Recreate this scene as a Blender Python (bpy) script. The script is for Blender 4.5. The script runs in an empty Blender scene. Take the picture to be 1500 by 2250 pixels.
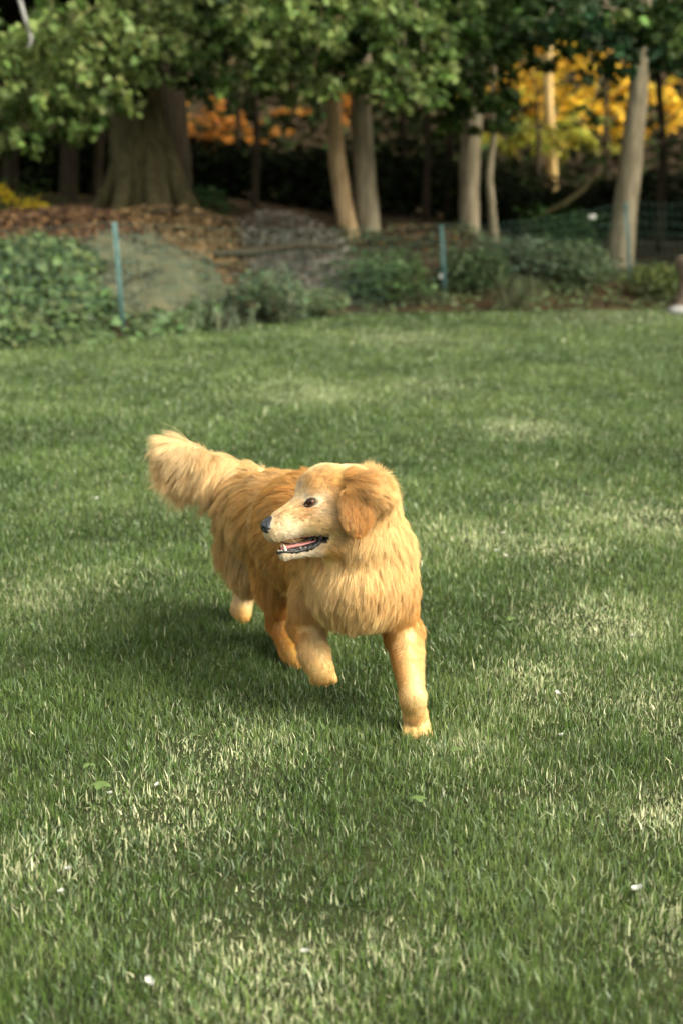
import bpy, bmesh, math
import numpy as np
from mathutils import Vector, Matrix, kdtree
R = np.random.default_rng(7)
SC = bpy.context.scene
COL = SC.collection

# ------------------------------------------------------------------ camera
H, PITCH, FPX = 1.325, math.radians(13.2), 3125.0
cam = bpy.data.cameras.new('camera'); camo = bpy.data.objects.new('camera', cam); COL.objects.link(camo)
camo.location = (0, 0, H); camo.rotation_euler = (math.pi/2 - PITCH, 0, 0)
cam.sensor_fit = 'HORIZONTAL'; cam.sensor_width = 24.0; cam.lens = FPX/1500*24.0
cam.clip_start = 0.05; cam.clip_end = 500
cam.dof.use_dof = True; cam.dof.focus_distance = 3.42; cam.dof.aperture_fstop = 2.6
SC.camera = camo

# ------------------------------------------------------------------ sky, sun, exposure
SUN = Vector((0.80, -0.30, 0.66)).normalized()
W = bpy.data.worlds.new('World'); SC.world = W; W.use_nodes = True
nt = W.node_tree; bg = nt.nodes['Background']
sky = nt.nodes.new('ShaderNodeTexSky'); sky.sky_type = 'NISHITA'; sky.sun_disc = False
sky.sun_elevation = math.asin(SUN.z); sky.sun_rotation = math.atan2(SUN.x, SUN.y)
sky.air_density = 1.0; sky.dust_density = 3.0; sky.ozone_density = 1.0
bw = nt.nodes.new('ShaderNodeHueSaturation'); bw.inputs['Saturation'].default_value = 0.25
mixw = nt.nodes.new('ShaderNodeMix'); mixw.data_type = 'RGBA'; mixw.blend_type = 'MULTIPLY'; mixw.inputs[0].default_value = 1.0
mixw.inputs[7].default_value = (1.0, 0.985, 0.86, 1)
nt.links.new(sky.outputs[0], bw.inputs['Color']); nt.links.new(bw.outputs[0], mixw.inputs[6])
nt.links.new(mixw.outputs[2], bg.inputs['Color']); bg.inputs['Strength'].default_value = 0.15
sun = bpy.data.lights.new('sun', 'SUN'); sun.energy = 1.2; sun.angle = math.radians(42); sun.color = (1.0, 0.92, 0.78)
suno = bpy.data.objects.new('sun', sun); COL.objects.link(suno)
suno.rotation_euler = SUN.to_track_quat('Z', 'Y').to_euler(); suno.location = (8, -3, 12)
SC.view_settings.view_transform = 'Standard'; SC.view_settings.look = 'None'
SC.view_settings.exposure = 1.9; SC.view_settings.gamma = 1.0
SC.cycles.max_bounces = 8; SC.cycles.diffuse_bounces = 4; SC.cycles.transparent_max_bounces = 8
SC.cycles.use_denoising = True

# ------------------------------------------------------------------ helpers
SP, CP = math.sin(PITCH), math.cos(PITCH)
RIGHT = np.array([1.0, 0, 0]); UP = np.array([0, SP, CP]); FWD = np.array([0, CP, -SP]); BACK = -FWD
CAMP = np.array([0, 0, H])
def unp(px, py, D): return CAMP + D*(FWD + (px-750)/FPX*RIGHT + (1125-py)/FPX*UP)
def unz(px, py, z):                                   # point at height z seen there
    v = (1125-py)/FPX; return unp(px, py, (H-z)/(SP - v*CP))
def uny(px, py, Y):                                   # point at ground distance Y seen there
    v = (1125-py)/FPX; return unp(px, py, Y/(CP + v*SP))

def hash2(ix, iy, s):
    n = (ix*374761393 + iy*668265263 + s*974711) & 0x7fffffff
    n = ((n ^ (n >> 13))*1274126177) & 0x7fffffff
    return ((n ^ (n >> 16)) & 0xffff)/65535.0
def vnoise(x, y, s=0):
    x = np.asarray(x, float); y = np.asarray(y, float)
    ix = np.floor(x).astype(np.int64); iy = np.floor(y).astype(np.int64)
    fx = x-ix; fy = y-iy; fx = fx*fx*(3-2*fx); fy = fy*fy*(3-2*fy)
    return ((hash2(ix, iy, s)*(1-fx)+hash2(ix+1, iy, s)*fx)*(1-fy) +
            (hash2(ix, iy+1, s)*(1-fx)+hash2(ix+1, iy+1, s)*fx)*fy)
def fbm(x, y, s=0, o=3):
    return sum(vnoise(np.asarray(x)*2**k, np.asarray(y)*2**k, s+k)*0.5**(k+1) for k in range(o))/(1-0.5**o)
def sstep(a, b, x):
    t = np.clip((np.asarray(x, float)-a)/(b-a), 0, 1); return t*t*(3-2*t)
def norm(v): return v/np.maximum(np.linalg.norm(v, axis=-1, keepdims=True), 1e-9)

def tag(o, label=None, cat=None, group=None, kind=None):
    for k, v in (('label', label), ('category', cat), ('group', group), ('kind', kind)):
        if v: o[k] = v
    return o
def empty(name, loc, label, cat, group=None):
    o = bpy.data.objects.new(name, None); COL.objects.link(o); o.location = loc
    bpy.context.view_layer.update()
    return tag(o, label, cat, group)
def mesh_obj(name, V, F, mat, parent=None, smooth=False, colors=None, attrs=None):
    """V in world coordinates; F list or array of equal-length faces, or a list of arrays; parented without moving"""
    me = bpy.data.meshes.new(name); V = np.asarray(V, np.float32)
    Fs = F if isinstance(F, list) and len(F) and isinstance(F[0], np.ndarray) else [np.asarray(F)]
    loc = np.zeros(3); q_ = parent
    while q_: loc = loc+np.array(q_.location); q_ = q_.parent
    me.vertices.add(len(V)); me.vertices.foreach_set('co', (V-loc).astype(np.float32).ravel())
    idx = np.concatenate([f.ravel() for f in Fs]).astype(np.int32)
    tot = np.concatenate([np.full(len(f), f.shape[1]) for f in Fs]).astype(np.int32)
    st = np.concatenate([[0], np.cumsum(tot)[:-1]]).astype(np.int32)
    me.loops.add(len(idx)); me.loops.foreach_set('vertex_index', idx)
    me.polygons.add(len(tot)); me.polygons.foreach_set('loop_start', st); me.polygons.foreach_set('loop_total', tot)
    if smooth: me.polygons.foreach_set('use_smooth', np.ones(len(tot), bool))
    if colors is not None:
        a = me.attributes.new('tint', 'FLOAT_COLOR', 'POINT')
        c = np.ones((len(V), 4), np.float32); c[:, :3] = colors; a.data.foreach_set('color', c.ravel())
    me.update(calc_edges=True); me.validate()
    if mat: me.materials.append(mat)
    o = bpy.data.objects.new(name, me); COL.objects.link(o)
    if parent: o.parent = parent
    return o

class MB:
    """collects pieces of one mesh"""
    def __init__(s): s.V = []; s.F3 = []; s.F4 = []; s.n = 0; s.C = []
    def add(s, V, F, col=None):
        V = np.asarray(V, float); F = np.asarray(F)
        (s.F3 if F.shape[1] == 3 else s.F4).append(F+s.n); s.V.append(V); s.n += len(V)
        if col is not None: s.C.append(np.broadcast_to(np.asarray(col, float), (len(V), 3)))
    def tube(s, pts, rad, sides=8, wob=0.0, col=None, cap=True, squash=None):
        P = np.asarray(pts, float); r = np.broadcast_to(np.asarray(rad, float), (len(P),))
        T = norm(np.gradient(P, axis=0)); ref = np.array([0, 0, 1.0]) if abs(T[:, 2]).mean() < .8 else np.array([1.0, 0, 0])
        A = norm(np.cross(T, ref)); B = np.cross(T, A)
        th = np.linspace(0, 2*math.pi, sides, endpoint=False)
        rr = r[:, None]*(1 + wob*(R.random((len(P), sides))-.5))
        V = P[:, None] + rr[..., None]*(np.cos(th)[None, :, None]*A[:, None] + np.sin(th)[None, :, None]*B[:, None])
        n = len(P); i = np.arange(n-1)[:, None]*sides; j = np.arange(sides)[None]; j2 = (j+1) % sides
        F = np.stack([i+j, i+j2, i+sides+j2, i+sides+j], -1).reshape(-1, 4)
        V = V.reshape(-1, 3)
        if cap:
            V = np.vstack([V, P[:1], P[-1:]]); a = len(V)-2
            k = np.arange(sides); k2 = (k+1) % sides
            s.add(V, F, col); s.n -= len(V); 
            cf = np.vstack([np.stack([np.full(sides, a), k2, k], -1), np.stack([np.full(sides, a+1), (n-1)*sides+k, (n-1)*sides+k2], -1)])
            s.F3.append(cf+s.n); s.n += len(V)
        else: s.add(V, F, col)
        return s
    def build(s, name, mat, parent=None, smooth=True):
        Fs = [np.vstack(f) for f in (s.F3, s.F4) if f]
        return mesh_obj(name, np.vstack(s.V), Fs, mat, parent, smooth, np.vstack(s.C) if s.C else None)
def curve_pts(ctrl, n):                                # smooth path through control points
    C = np.asarray(ctrl, float); m = len(C); out = []
    for t in np.linspace(0, m-1, n):
        i = min(int(t), m-2); f = t-i
        p0, p1, p2, p3 = C[max(i-1, 0)], C[i], C[i+1], C[min(i+2, m-1)]
        out.append(.5*((2*p1)+(-p0+p2)*f+(2*p0-5*p1+4*p2-p3)*f*f+(-p0+3*p1-3*p2+p3)*f**3))
    return np.array(out)

# ------------------------------------------------------------------ materials
def mat(name, col=(.5, .5, .5), rough=.6, spec=.3, tint=False, noise=None, bump=None, trans=0.0, sheen=0.0, coat=0.0, vary=None):
    m = bpy.data.materials.new(name); m.use_nodes = True; n = m.node_tree.nodes; L = m.node_tree.links
    p = n['Principled BSDF']; p.inputs['Roughness'].default_value = rough; p.inputs['Specular IOR Level'].default_value = spec
    p.inputs['Base Color'].default_value = (*col, 1); src = None
    if coat: p.inputs['Coat Weight'].default_value = coat; p.inputs['Coat Roughness'].default_value = .03
    if tint:
        a = n.new('ShaderNodeAttribute'); a.attribute_name = 'tint'; src = a.outputs['Color']
    if noise:                                          # (scale, colour a, colour b[, stretch])
        tc = n.new('ShaderNodeTexCoord'); mp = n.new('ShaderNodeMapping'); L.new(tc.outputs['Object'], mp.inputs[0])
        mp.inputs['Scale'].default_value = noise[3] if len(noise) > 3 else (1, 1, 1)
        t = n.new('ShaderNodeTexNoise'); t.inputs['Scale'].default_value = noise[0]; t.inputs['Detail'].default_value = 8; t.inputs['Roughness'].default_value = .65
        L.new(mp.outputs[0], t.inputs['Vector'])
        r = n.new('ShaderNodeValToRGB'); r.color_ramp.elements[0].position = .33; r.color_ramp.elements[1].position = .68
        r.color_ramp.elements[0].color = (*noise[1], 1); r.color_ramp.elements[1].color = (*noise[2], 1)
        L.new(t.outputs[0], r.inputs[0])
        if src is not None:
            mx = n.new('ShaderNodeMix'); mx.data_type = 'RGBA'; mx.blend_type = 'MULTIPLY'; mx.inputs[0].default_value = 1
            L.new(src, mx.inputs[6]); L.new(r.outputs[0], mx.inputs[7]); src = mx.outputs[2]
        else: src = r.outputs[0]
        if bump:
            b = n.new('ShaderNodeBump'); b.inputs['Strength'].default_value = bump; b.inputs['Distance'].default_value = .02
            L.new(t.outputs[0], b.inputs['Height']); L.new(b.outputs[0], p.inputs['Normal'])
    if src is not None: L.new(src, p.inputs['Base Color'])
    if trans:
        tr = n.new('ShaderNodeBsdfTranslucent'); mx = n.new('ShaderNodeMixShader'); mx.inputs[0].default_value = trans
        if src is not None: L.new(src, tr.inputs[0])
        else: tr.inputs[0].default_value = (*col, 1)
        L.new(p.outputs[0], mx.inputs[1]); L.new(tr.outputs[0], mx.inputs[2]); L.new(mx.outputs[0], n['Material Output'].inputs[0])
    return m
M = dict(
    grass=mat('grass_blade', rough=.36, spec=.5, tint=True, trans=.30),
    wood=mat('wood_leaf', rough=.8, spec=.05, tint=True, trans=.3),
    soil=mat('lawn_soil', noise=(6, (.012, .018, .006), (.045, .05, .02)), rough=1, spec=.1, bump=.6),
    bank=mat('bank_soil', noise=(2.2, (.022, .016, .010), (.11, .075, .038)), rough=1, spec=.1, bump=.8),
    leaf=mat('tree_leaf', rough=.55, spec=.18, tint=True, trans=.35),
    bark=mat('pale_bark', noise=(5, (.13, .11, .07), (.36, .30, .20), (3, 3, .6)), rough=.9, spec=.1, bump=1.0),
    barkwarm=mat('warm_bark', noise=(5, (.20, .135, .07), (.52, .36, .20), (3, 3, .6)), rough=.9, spec=.1, bump=1.0),  # warm light on the leaning trunk put into its bark colour
    barksun=mat('sun_tinted_bark', noise=(5, (.40, .27, .10), (.62, .44, .20), (3, 3, .6)), rough=.9, spec=.1, bump=.6),  # sunlight on the far trunk put into its bark colour
    barkdark=mat('dark_bark', noise=(6, (.022, .017, .011), (.07, .055, .034), (5, 5, .5)), rough=.95, spec=.1, bump=.9),
    barkmoss=mat('mossy_bark', noise=(7, (.030, .027, .012), (.135, .115, .055), (5, 5, .35)), rough=.95, spec=.1, bump=1.0),
    post=mat('teal_paint', noise=(9, (.08, .18, .17), (.17, .30, .28)), rough=.5, spec=.4),
    wire=mat('green_wire', (.10, .20, .15), .5, .4),
    white=mat('white_plastic', (.42, .42, .38), .5, .4),
    chips=mat('wood_chip', rough=.9, spec=.15, tint=True),
    mound=mat('mound_cover', noise=(4.5, (.045, .06, .035), (.15, .13, .07)), rough=.95, spec=.1, bump=1.0),
    net=mat('netting', (.06, .08, .065), .7, .2),
    stone=mat('weathered_stone', noise=(14, (.11, .08, .055), (.24, .18, .13)), rough=.95, spec=.15, bump=.6),
    rock=mat('grey_rock', noise=(9, (.16, .155, .15), (.36, .35, .33)), rough=.95, spec=.15, bump=.5),
    petal=mat('white_petal', (.58, .58, .52), .6, .3, trans=.25),
    weed=mat('weed_leaf', (.13, .20, .055), .5, .4, trans=.3),
)
# ------------------------------------------------------------------ ground
LAWN_EDGE = [(-9, 10.0), (-3.2, 11.0), (-2.6, 11.2), (-1.35, 12.4), (0.05, 14.0), (1.6, 14.3), (3.5, 14.6), (9, 14.8)]
def edge(x): return np.interp(x, [a for a, b in LAWN_EDGE], [b for a, b in LAWN_EDGE])
def bank_h(x): return np.interp(x, [-6, -2.3, -.5, .5, 1.8, 3, 4.2, 8], [1.0, .98, .74, .70, .62, .32, .22, .2])
def ground(x, y):
    x = np.asarray(x, float); y = np.asarray(y, float); d = y-edge(x)
    z = bank_h(x)*sstep(0.0, 1.0, d/np.interp(x, [-3, -1, 0, 4], [4.4, 3.2, 2.5, 2.5])) + (fbm(x*1.1, y*1.1, 5)-.5)*.22*sstep(.2, 1.5, d)
    return z + 20*sstep(52, 80, y) - 0.5*sstep(18, 24, y)*sstep(-9, 0, -np.abs(x)-0)*0
def sheet(name, xs, ys, zf, m, smooth=True):
    X, Y = np.meshgrid(xs, ys); V = np.stack([X, Y, zf(X, Y)], -1).reshape(-1, 3)
    nx = len(xs); i = np.arange(len(ys)-1)[:, None]*nx + np.arange(nx-1)[None]
    return mesh_obj(name, V, np.stack([i, i+1, i+nx+1, i+nx], -1).reshape(-1, 4), m, None, smooth)
tag(sheet('ground', np.linspace(-60, 60, 181), np.concatenate([np.linspace(-30, 8, 20), np.linspace(8.4, 30, 90), np.linspace(31, 120, 40)]), lambda x, y: ground(x, y)-.02, M['bank']),
    'brown leaf-littered earth of the bank and wood', 'ground', kind='structure')
def lawn_grid():
    xs = np.linspace(-9, 9, 121); t = np.linspace(0, 1, 100)
    X = np.broadcast_to(xs, (100, 121)); Y = -6 + t[:, None]*(edge(xs)[None]+.25+6)
    V = np.stack([X, Y, ground(X, Y)+.004+.012*(fbm(X*2, Y*2, 3)-.5)], -1).reshape(-1, 3)
    i = np.arange(99)[:, None]*121+np.arange(120)[None]
    return V, np.stack([i, i+1, i+122, i+121], -1).reshape(-1, 4)
V_, F_ = lawn_grid()
tag(mesh_obj('lawn', V_, F_, M['soil'], None, True), 'green mown lawn the dog walks on', 'lawn', kind='structure')

# ------------------------------------------------------------------ grass
SUN_PATCHES = [(1150, 945, .26, 1), (1210, 940, .16, .8), (1080, 1185, .22, .7), (1210, 1205, .2, .8), (960, 1165, .15, .5), (1330, 1375, .22, .9), (1390, 1400, .15, .7), (1190, 1500, .16, .8),  # sun patches on the lawn, painted as paler blades
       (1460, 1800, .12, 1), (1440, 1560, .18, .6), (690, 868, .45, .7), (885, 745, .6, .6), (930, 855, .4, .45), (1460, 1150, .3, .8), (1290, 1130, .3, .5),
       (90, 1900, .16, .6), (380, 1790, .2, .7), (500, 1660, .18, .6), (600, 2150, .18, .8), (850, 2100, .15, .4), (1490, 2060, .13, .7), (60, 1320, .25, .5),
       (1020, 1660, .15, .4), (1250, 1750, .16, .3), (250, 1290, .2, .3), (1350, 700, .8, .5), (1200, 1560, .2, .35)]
LIT_PATCHES = [(300, 1480, .22), (190, 1540, .18), (430, 1510, .15), (350, 1420, .15)]  # sunlit green patches put into the blade colour
def ground_blobs(x, y, L):
    out = np.zeros_like(x)
    for b in L:
        p = unz(b[0], b[1], 0); d = np.hypot(x-p[0], (y-p[1])*.8)/b[2]
        out = np.maximum(out, np.exp(-d**2*1.2)*(b[3] if len(b) > 3 else 1))
    return out
def make_grass():
    n = 2000000
    y = R.uniform(1.55, 15.0, n)**1.0; x = R.uniform(-1, 1, n)
    half = .25*y + .75; x = x*half
    rho = np.where(y < 3.9, 38000, 38000*(3.9/y)**2.32)
    base = n/(13.45*2*half)
    k = R.random(n) < rho/base*1.0
    k &= y < edge(x)+.12
    x, y = x[k], y[k]; n = len(x)
    sun_patch = ground_blobs(x, y, SUN_PATCHES); lit = ground_blobs(x, y, LIT_PATCHES)  # weights of the sun and lit patches painted into the blades
    lod = np.clip(y/3.9, 1, None)
    n1 = fbm(x*3.1, y*3.1, 11); n2 = fbm(x*9, y*9, 17); n3 = fbm(x*1.2, y*1.2, 23)
    h = (.012+.027*n2+.010*R.standard_normal(n)+.012*(n1-.5))*(1-.25*sun_patch)
    h = np.clip(h, .012, .085)*(1+.1*np.minimum(lod-1, 1.5)); tall = R.random(n) < .02; h[tall] *= 1.4
    w = np.clip(R.lognormal(-6.92, .34, n), .0005, .0026)*lod**1.06
    fa = R.uniform(0, 2*math.pi, n)      # lean follows tufts
    lean = np.abs(R.normal(.25, .48, n))*(1+.5*lit); lean = np.clip(lean, 0, 1.35)
    d = np.stack([np.cos(fa), np.sin(fa), np.zeros(n)], -1)
    yaw = R.uniform(0, 2*math.pi, n); s = np.stack([np.cos(yaw), np.sin(yaw), np.zeros(n)], -1)
    z0 = ground(x, y)
    P0 = np.stack([x, y, z0-.004], -1)
    P1 = P0 + h[:, None]*.55*(d*np.sin(lean*.55)[:, None] + np.array([0, 0, 1])*np.cos(lean*.55)[:, None])
    l2 = np.clip(lean*1.12+R.normal(0, .12, n), 0, 1.7)
    P2 = P1 + h[:, None]*.5*(d*np.sin(l2)[:, None] + np.array([0, 0, 1])*np.cos(l2)[:, None])
    ww = w[:, None]
    V = np.stack([P0-s*ww*.8, P0+s*ww*.8, P1+s*ww, P1-s*ww, P2], 1).reshape(-1, 3)
    b = np.arange(n)*5
    F4 = np.stack([b, b+1, b+2, b+3], -1); F3 = np.stack([b+3, b+2, b+4], -1)
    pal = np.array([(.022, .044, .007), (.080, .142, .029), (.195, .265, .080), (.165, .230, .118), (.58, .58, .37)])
    t = np.clip(-.12+.85*n1+.5*n3+.28*R.standard_normal(n)*.6, 0, 1)[:, None]
    c = np.where(t < .5, pal[0]+(pal[1]-pal[0])*t*2, pal[1]+(pal[2]-pal[1])*(t*2-1))
    bl = (R.random(n) < .24)[:, None]; c = np.where(bl, pal[3]*(0.6+.8*R.random((n, 1))), c)
    c = c*(1-.0*lit[:, None]) + lit[:, None]*.45*(np.array([.095, .165, .030])-c)
    far = np.clip((lod-1.15)/1.2, 0, 1); pd = (.03 + .10*np.clip(n3-.45, 0, 1) + .55*sun_patch)*(1-.85*far)
    dr = (R.random(n) < pd)[:, None]; c = np.where(dr, pal[4]*(0.45+.75*R.random((n, 1)))*np.array([1, 1, .95]), c)  # pale blades: scattered dry ones, plus the painted sun patches
    c = c + (far*np.clip(sun_patch+.06, 0, 1)*.42)[:, None]*(pal[4]*.62-c)
    c = c*(1+.5*sun_patch[:, None])  # sun patches brightened further in the colour
    vc = np.repeat(c[:, None], 5, 1); vc[:, :2] = vc[:, :2]*.65+np.array([.09, .09, .04])*.05  # blade feet darkened in colour for the shade between blades
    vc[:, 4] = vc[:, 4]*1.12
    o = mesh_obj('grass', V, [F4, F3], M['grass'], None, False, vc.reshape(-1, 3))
    return tag(o, 'short green lawn grass with pale dry blades and painted sun patches', 'grass', kind='stuff')
make_grass()

# ------------------------------------------------------------------ foliage helpers
def leaves(mb, P, size, col, droop=.5, lobed=True, face=None, axis=None):
    """one leaf per point, random facing; P (n,3), size (n,), col (n,3)"""
    n = len(P); size = np.broadcast_to(size, (n,))
    a = R.uniform(0, 2*math.pi, n); t = np.stack([np.cos(a), np.sin(a), -droop*np.ones(n)+R.normal(0, .35, n)], -1) if axis is None else axis+R.normal(0, .3, (n, 3)); t = norm(t)
    up = norm(np.array([0, 0, 1.0])+R.normal(0, .55, (n, 3)) + (0 if face is None else face)); s = norm(np.cross(t, up)); nn = np.cross(s, t)
    if lobed: sh = [(0, 0, 0), (.22, .50, .05), (.45, .28, .02), (.72, .34, -.04), (1, 0, -.14), (.72, -.34, -.04), (.45, -.28, .02), (.22, -.50, .05)]
    else: sh = [(0, 0, 0), (.45, .22, .03), (1, 0, -.06), (.45, -.22, .03)]
    V = np.stack([P + size[:, None]*(t*x + s*y + nn*z) for x, y, z in sh], 1).reshape(-1, 3)
    b = np.arange(n)[:, None]*len(sh)
    if lobed: F = np.concatenate([b+np.array(f) for f in ([0, 1, 2, 7], [0, 2, 6, 7], [2, 3, 4, 6], [4, 5, 6, 4])][:0] or [b+np.array([0, 1, 2, 2])][:0] or [b+np.array([0, 1, 2]), b+np.array([0, 2, 6]), b+np.array([0, 6, 7]), b+np.array([2, 3, 4]), b+np.array([2, 4, 6]), b+np.array([4, 5, 6])])
    else: F = np.concatenate([b+np.array([0, 1, 2]), b+np.array([0, 2, 3])])
    mb.add(V, F, np.repeat(col[:, None], len(sh), 1).reshape(-1, 3))
def lcol(n, base, var=.25, warm=0.0):
    c = np.array(base)*np.clip(R.normal(1, var, (n, 1)), .35, 1.8); c = c*np.clip(R.normal(1, .08, (n, 3)), .7, 1.3); return c
def spray(mb, c, rad, n, size, base, flat=.45, droop=.6, lobed=True, var=.28):
    """a drooping spray of leaves: several twigs of leaves inside an ellipsoid"""
    n = int(n*1.8); k = max(3, n//16); tw = R.normal(0, .46, (k, 3))*rad*np.array([1, 1, flat*1.25]); i = R.integers(0, k, n)
    al = R.random((n, 1)); dr = norm(tw+np.array([0, 0, -.55])*rad*(.4+R.random((k, 1)))); P = c + tw[i] + dr[i]*al*rad*.55 + R.normal(0, .055, (n, 3))*rad; P[:, 2] -= .30*rad*((tw[i][:, :2]**2).sum(1)/rad**2)
    tint_ = np.clip(R.normal(1, .22, (k, 1)), .5, 1.6)[i]; leaves(mb, P, size*R.uniform(.6, 1.3, n), lcol(n, base, var)*tint_, droop, lobed)
G1 = (.072, .118, .028); G2 = (.032, .060, .015); G3 = (.145, .195, .058); GY = (.62, .41, .04); OR = (.48, .22, .04)  # GY and OR carry the clearing's sun glow in the leaf colour

def trunk_path(pix, Y, n=14): return curve_pts(np.array([uny(px, py, Y) for px, py in pix]), n)
def tree(name, label, pix, wpx, Y, bark, top=7.0, sprays=(), base=G1, group=None, lsize=.088, cat='tree', limbs=3, roots=False, lobed=True, flat=.45):
    """pix: trunk line in view from base up; wpx: widths there; goes on to height top; sprays: (px, py, dist, radius, count[, colour])"""
    P = trunk_path(pix, Y); w = np.interp(np.linspace(0, 1, 14), np.linspace(0, 1, len(wpx)), wpx)*Y/FPX/2/CP
    gz = float(ground(P[0, 0], P[0, 1])); b = P[0].copy(); b[2] = min(gz, P[0, 2])-.15
    d = norm(P[-1]-P[-4]); ext = [P[-1]+d*(top-P[-1, 2])/max(d[2], .3)*t+np.array([.1*math.sin(3*t), 0, 0]) for t in (.33, .66, 1.0)]
    P = np.vstack([b[None], P, ext]); w = np.concatenate([[w[0]*1.12], w, [w[-1]*.85, w[-1]*.6, w[-1]*.25]])
    e = empty(name, (float(b[0]), float(b[1]), gz), label, cat, group)
    mb = MB(); mb.tube(P, w, 14, .10)
    if roots:
        for a in np.linspace(0, 2*math.pi, 8, endpoint=False)+.3:
            dd = np.array([math.cos(a), math.sin(a), 0]); q = P[1]
            mb.tube([q+dd*w[0]*.55+np.array([0, 0, .75]), q+dd*w[0]*.80+np.array([0, 0, .30]), q+dd*w[0]*1.1+np.array([0, 0, .06]), q+dd*w[0]*1.5-np.array([0, 0, .15])], [.06, .09, .09, .05], 8, .15)
    mb.build('trunk', bark, e)
    if sprays:
        cr = MB(); bm_ = MB()
        for s in sprays:
            py_ = s[1] if (name == 'cedar_tree' and s[0] < 240) else s[1]-(38 if s[0] < 960 else 20); c = uny(s[0], py_, s[2]); spray(cr, c, s[3], s[4], lsize, s[5] if len(s) > 5 else base, lobed=lobed, flat=flat)
            k = int(np.clip(R.integers(13, 17), 0, len(P)-2)); st = P[k]
            bm_.tube(curve_pts([st, (st+c)/2+np.array([0, 0, .25]), c], 8), np.linspace(.02, .005, 8), 6)
        bm_.build('branches', bark, e); cr.build('crown', M['leaf'], e, False)
    return e
def roof(cx, cy, z, rx, ry, rz, n, base=G2, size=.22):     # points of an overhead crown
    u = norm(R.normal(0, 1, (n, 3)))*R.random((n, 1))**.45; return np.array([cx, cy, z])+u*np.array([rx, ry, rz])
def add_roof(e, items, base=G2, size=.26):  # overhead leaves added to darken the wood below
    mb = MB()
    for it in items:
        P = roof(*it[:6], it[6]); leaves(mb, P, 1.35*size*R.uniform(.7, 1.3, len(P)), lcol(len(P), base, .3), .3, False)
    mb.build('shade_crown', M['wood'], e, False)

# ------------------------------------------------------------------ trees along the bank
big = tree('cedar_tree', 'massive mossy trunk with flared roots on the left bank', [(322, 470), (316, 380), (306, 280), (298, 170), (292, 40)], [160, 138, 118, 104, 92], 16.2, M['barkmoss'], 9,
     [(60, 60, 14.6, .55, 190, G3), (150, 120, 14.4, .60, 240, G3), (40, 200, 14.8, .5, 170), (110, 230, 14.6, .45, 150), (215, 60, 15.0, .5, 170), (210, 200, 14.8, .35, 90), (20, 290, 14.9, .28, 60), (195, 255, 15.3, .25, 50),
      (20, 100, 14.2, .5, 170, G3), (300, 30, 15.2, .7, 280, (.075, .105, .030)), (400, 50, 15.3, .65, 260, (.075, .105, .030)), (360, 120, 15.5, .5, 170, (.055, .082, .026)), (430, 130, 15.6, .35, 110, G2), (270, 110, 15.5, .4, 120, (.055, .085, .026)), (470, 20, 15.6, .5, 170, G2), (330, 180, 15.7, .35, 80, G2), (250, 160, 15.4, .35, 90, G2), (100, 20, 14.9, .6, 200, G1), (420, 180, 15.9, .3, 60, G2), (230, 20, 14.5, .5, 150, G3), (90, 170, 14.2, .4, 120, G3), (30, 250, 14.3, .35, 90, G3), (150, 60, 14.0, .4, 120, G3)],
     roots=True, lsize=.09)
tree('cedar_tree', 'dark second trunk close behind the massive mossy one', [(395, 470), (385, 330), (375, 200), (370, 60)], [60, 62, 60, 52], 17.2, M['barkdark'], 9)
tree('slim_tree', 'slender pale trunk leaning left, left one of the close pair', [(768, 525), (752, 430), (738, 320), (735, 200), (742, 60)], [42, 38, 34, 28, 24], 15.9, M['barkwarm'], 7,
     [(600, 60, 14.6, .5, 150), (560, 120, 14.5, .45, 130), (640, 110, 14.3, .48, 150, G3), (600, 170, 14.4, .4, 110), (690, 190, 14.2, .30, 90, G3), (680, 20, 14.8, .55, 160), (540, 30, 15.0, .5, 150, G2), (720, 70, 15.0, .5, 150, G2), (740, 140, 15.2, .40, 120, G2), (650, 60, 14.4, .4, 110, G3), (560, 190, 14.8, .3, 60), (620, 20, 14.2, .45, 130, G3), (700, 120, 14.6, .35, 90), (660, 215, 14.5, .22, 45, G3), (755, 195, 15.5, .28, 60, G2)])
tree('slim_tree', 'straight pale trunk, right one of the close pair', [(810, 535), (803, 430), (797, 320), (792, 200), (800, 60)], [58, 48, 44, 42, 36], 16.1, M['bark'], 8,
     [(840, 40, 14.6, .5, 150), (880, 100, 14.4, .45, 140), (850, 170, 14.3, .40, 130, G3), (910, 190, 14.3, .42, 130), (930, 30, 14.8, .5, 150), (830, 110, 14.7, .4, 110, G2), (890, 225, 14.4, .25, 60, G3), (770, 30, 15.0, .45, 120, G2), (955, 130, 15.0, .35, 90), (800, 80, 15.3, .5, 150, G2), (800, 160, 15.4, .38, 90, G2), (860, 10, 14.2, .5, 140, G3), (930, 150, 14.2, .3, 70, G3), (900, 60, 14.9, .5, 140, G2), (880, 210, 14.2, .2, 45, G3)])
tree('slim_tree', 'short brown-grey trunk vanishing into leaves, left of the thin sapling', [(1030, 540), (1030, 440), (1032, 340), (1040, 240), (1045, 100)], [44, 42, 42, 38, 34], 17.0, M['bark'], 8,
     [(1010, 60, 15.4, .5, 150), (980, 190, 15.4, .36, 110), (1060, 150, 15.5, .45, 130), (1030, 230, 15.6, .32, 80), (1080, 60, 15.6, .5, 140, G2), (1000, 270, 15.8, .2, 40), (1040, 20, 15.2, .5, 150, G2), (970, 10, 15.0, .5, 140, G1), (1050, 190, 15.2, .4, 110, G2), (1100, 10, 15.0, .5, 150, G2), (1040, 250, 15.4, .25, 50, G1)])
tree('sapling', 'thin wavy pale sapling stem left of the leaning dead limb', [(1088, 575), (1082, 480), (1074, 380), (1084, 300), (1080, 230)], [18, 17, 16, 14, 10], 16.4, M['bark'], 4.2,
     [(1085, 235, 16.0, .30, 60)])
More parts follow.
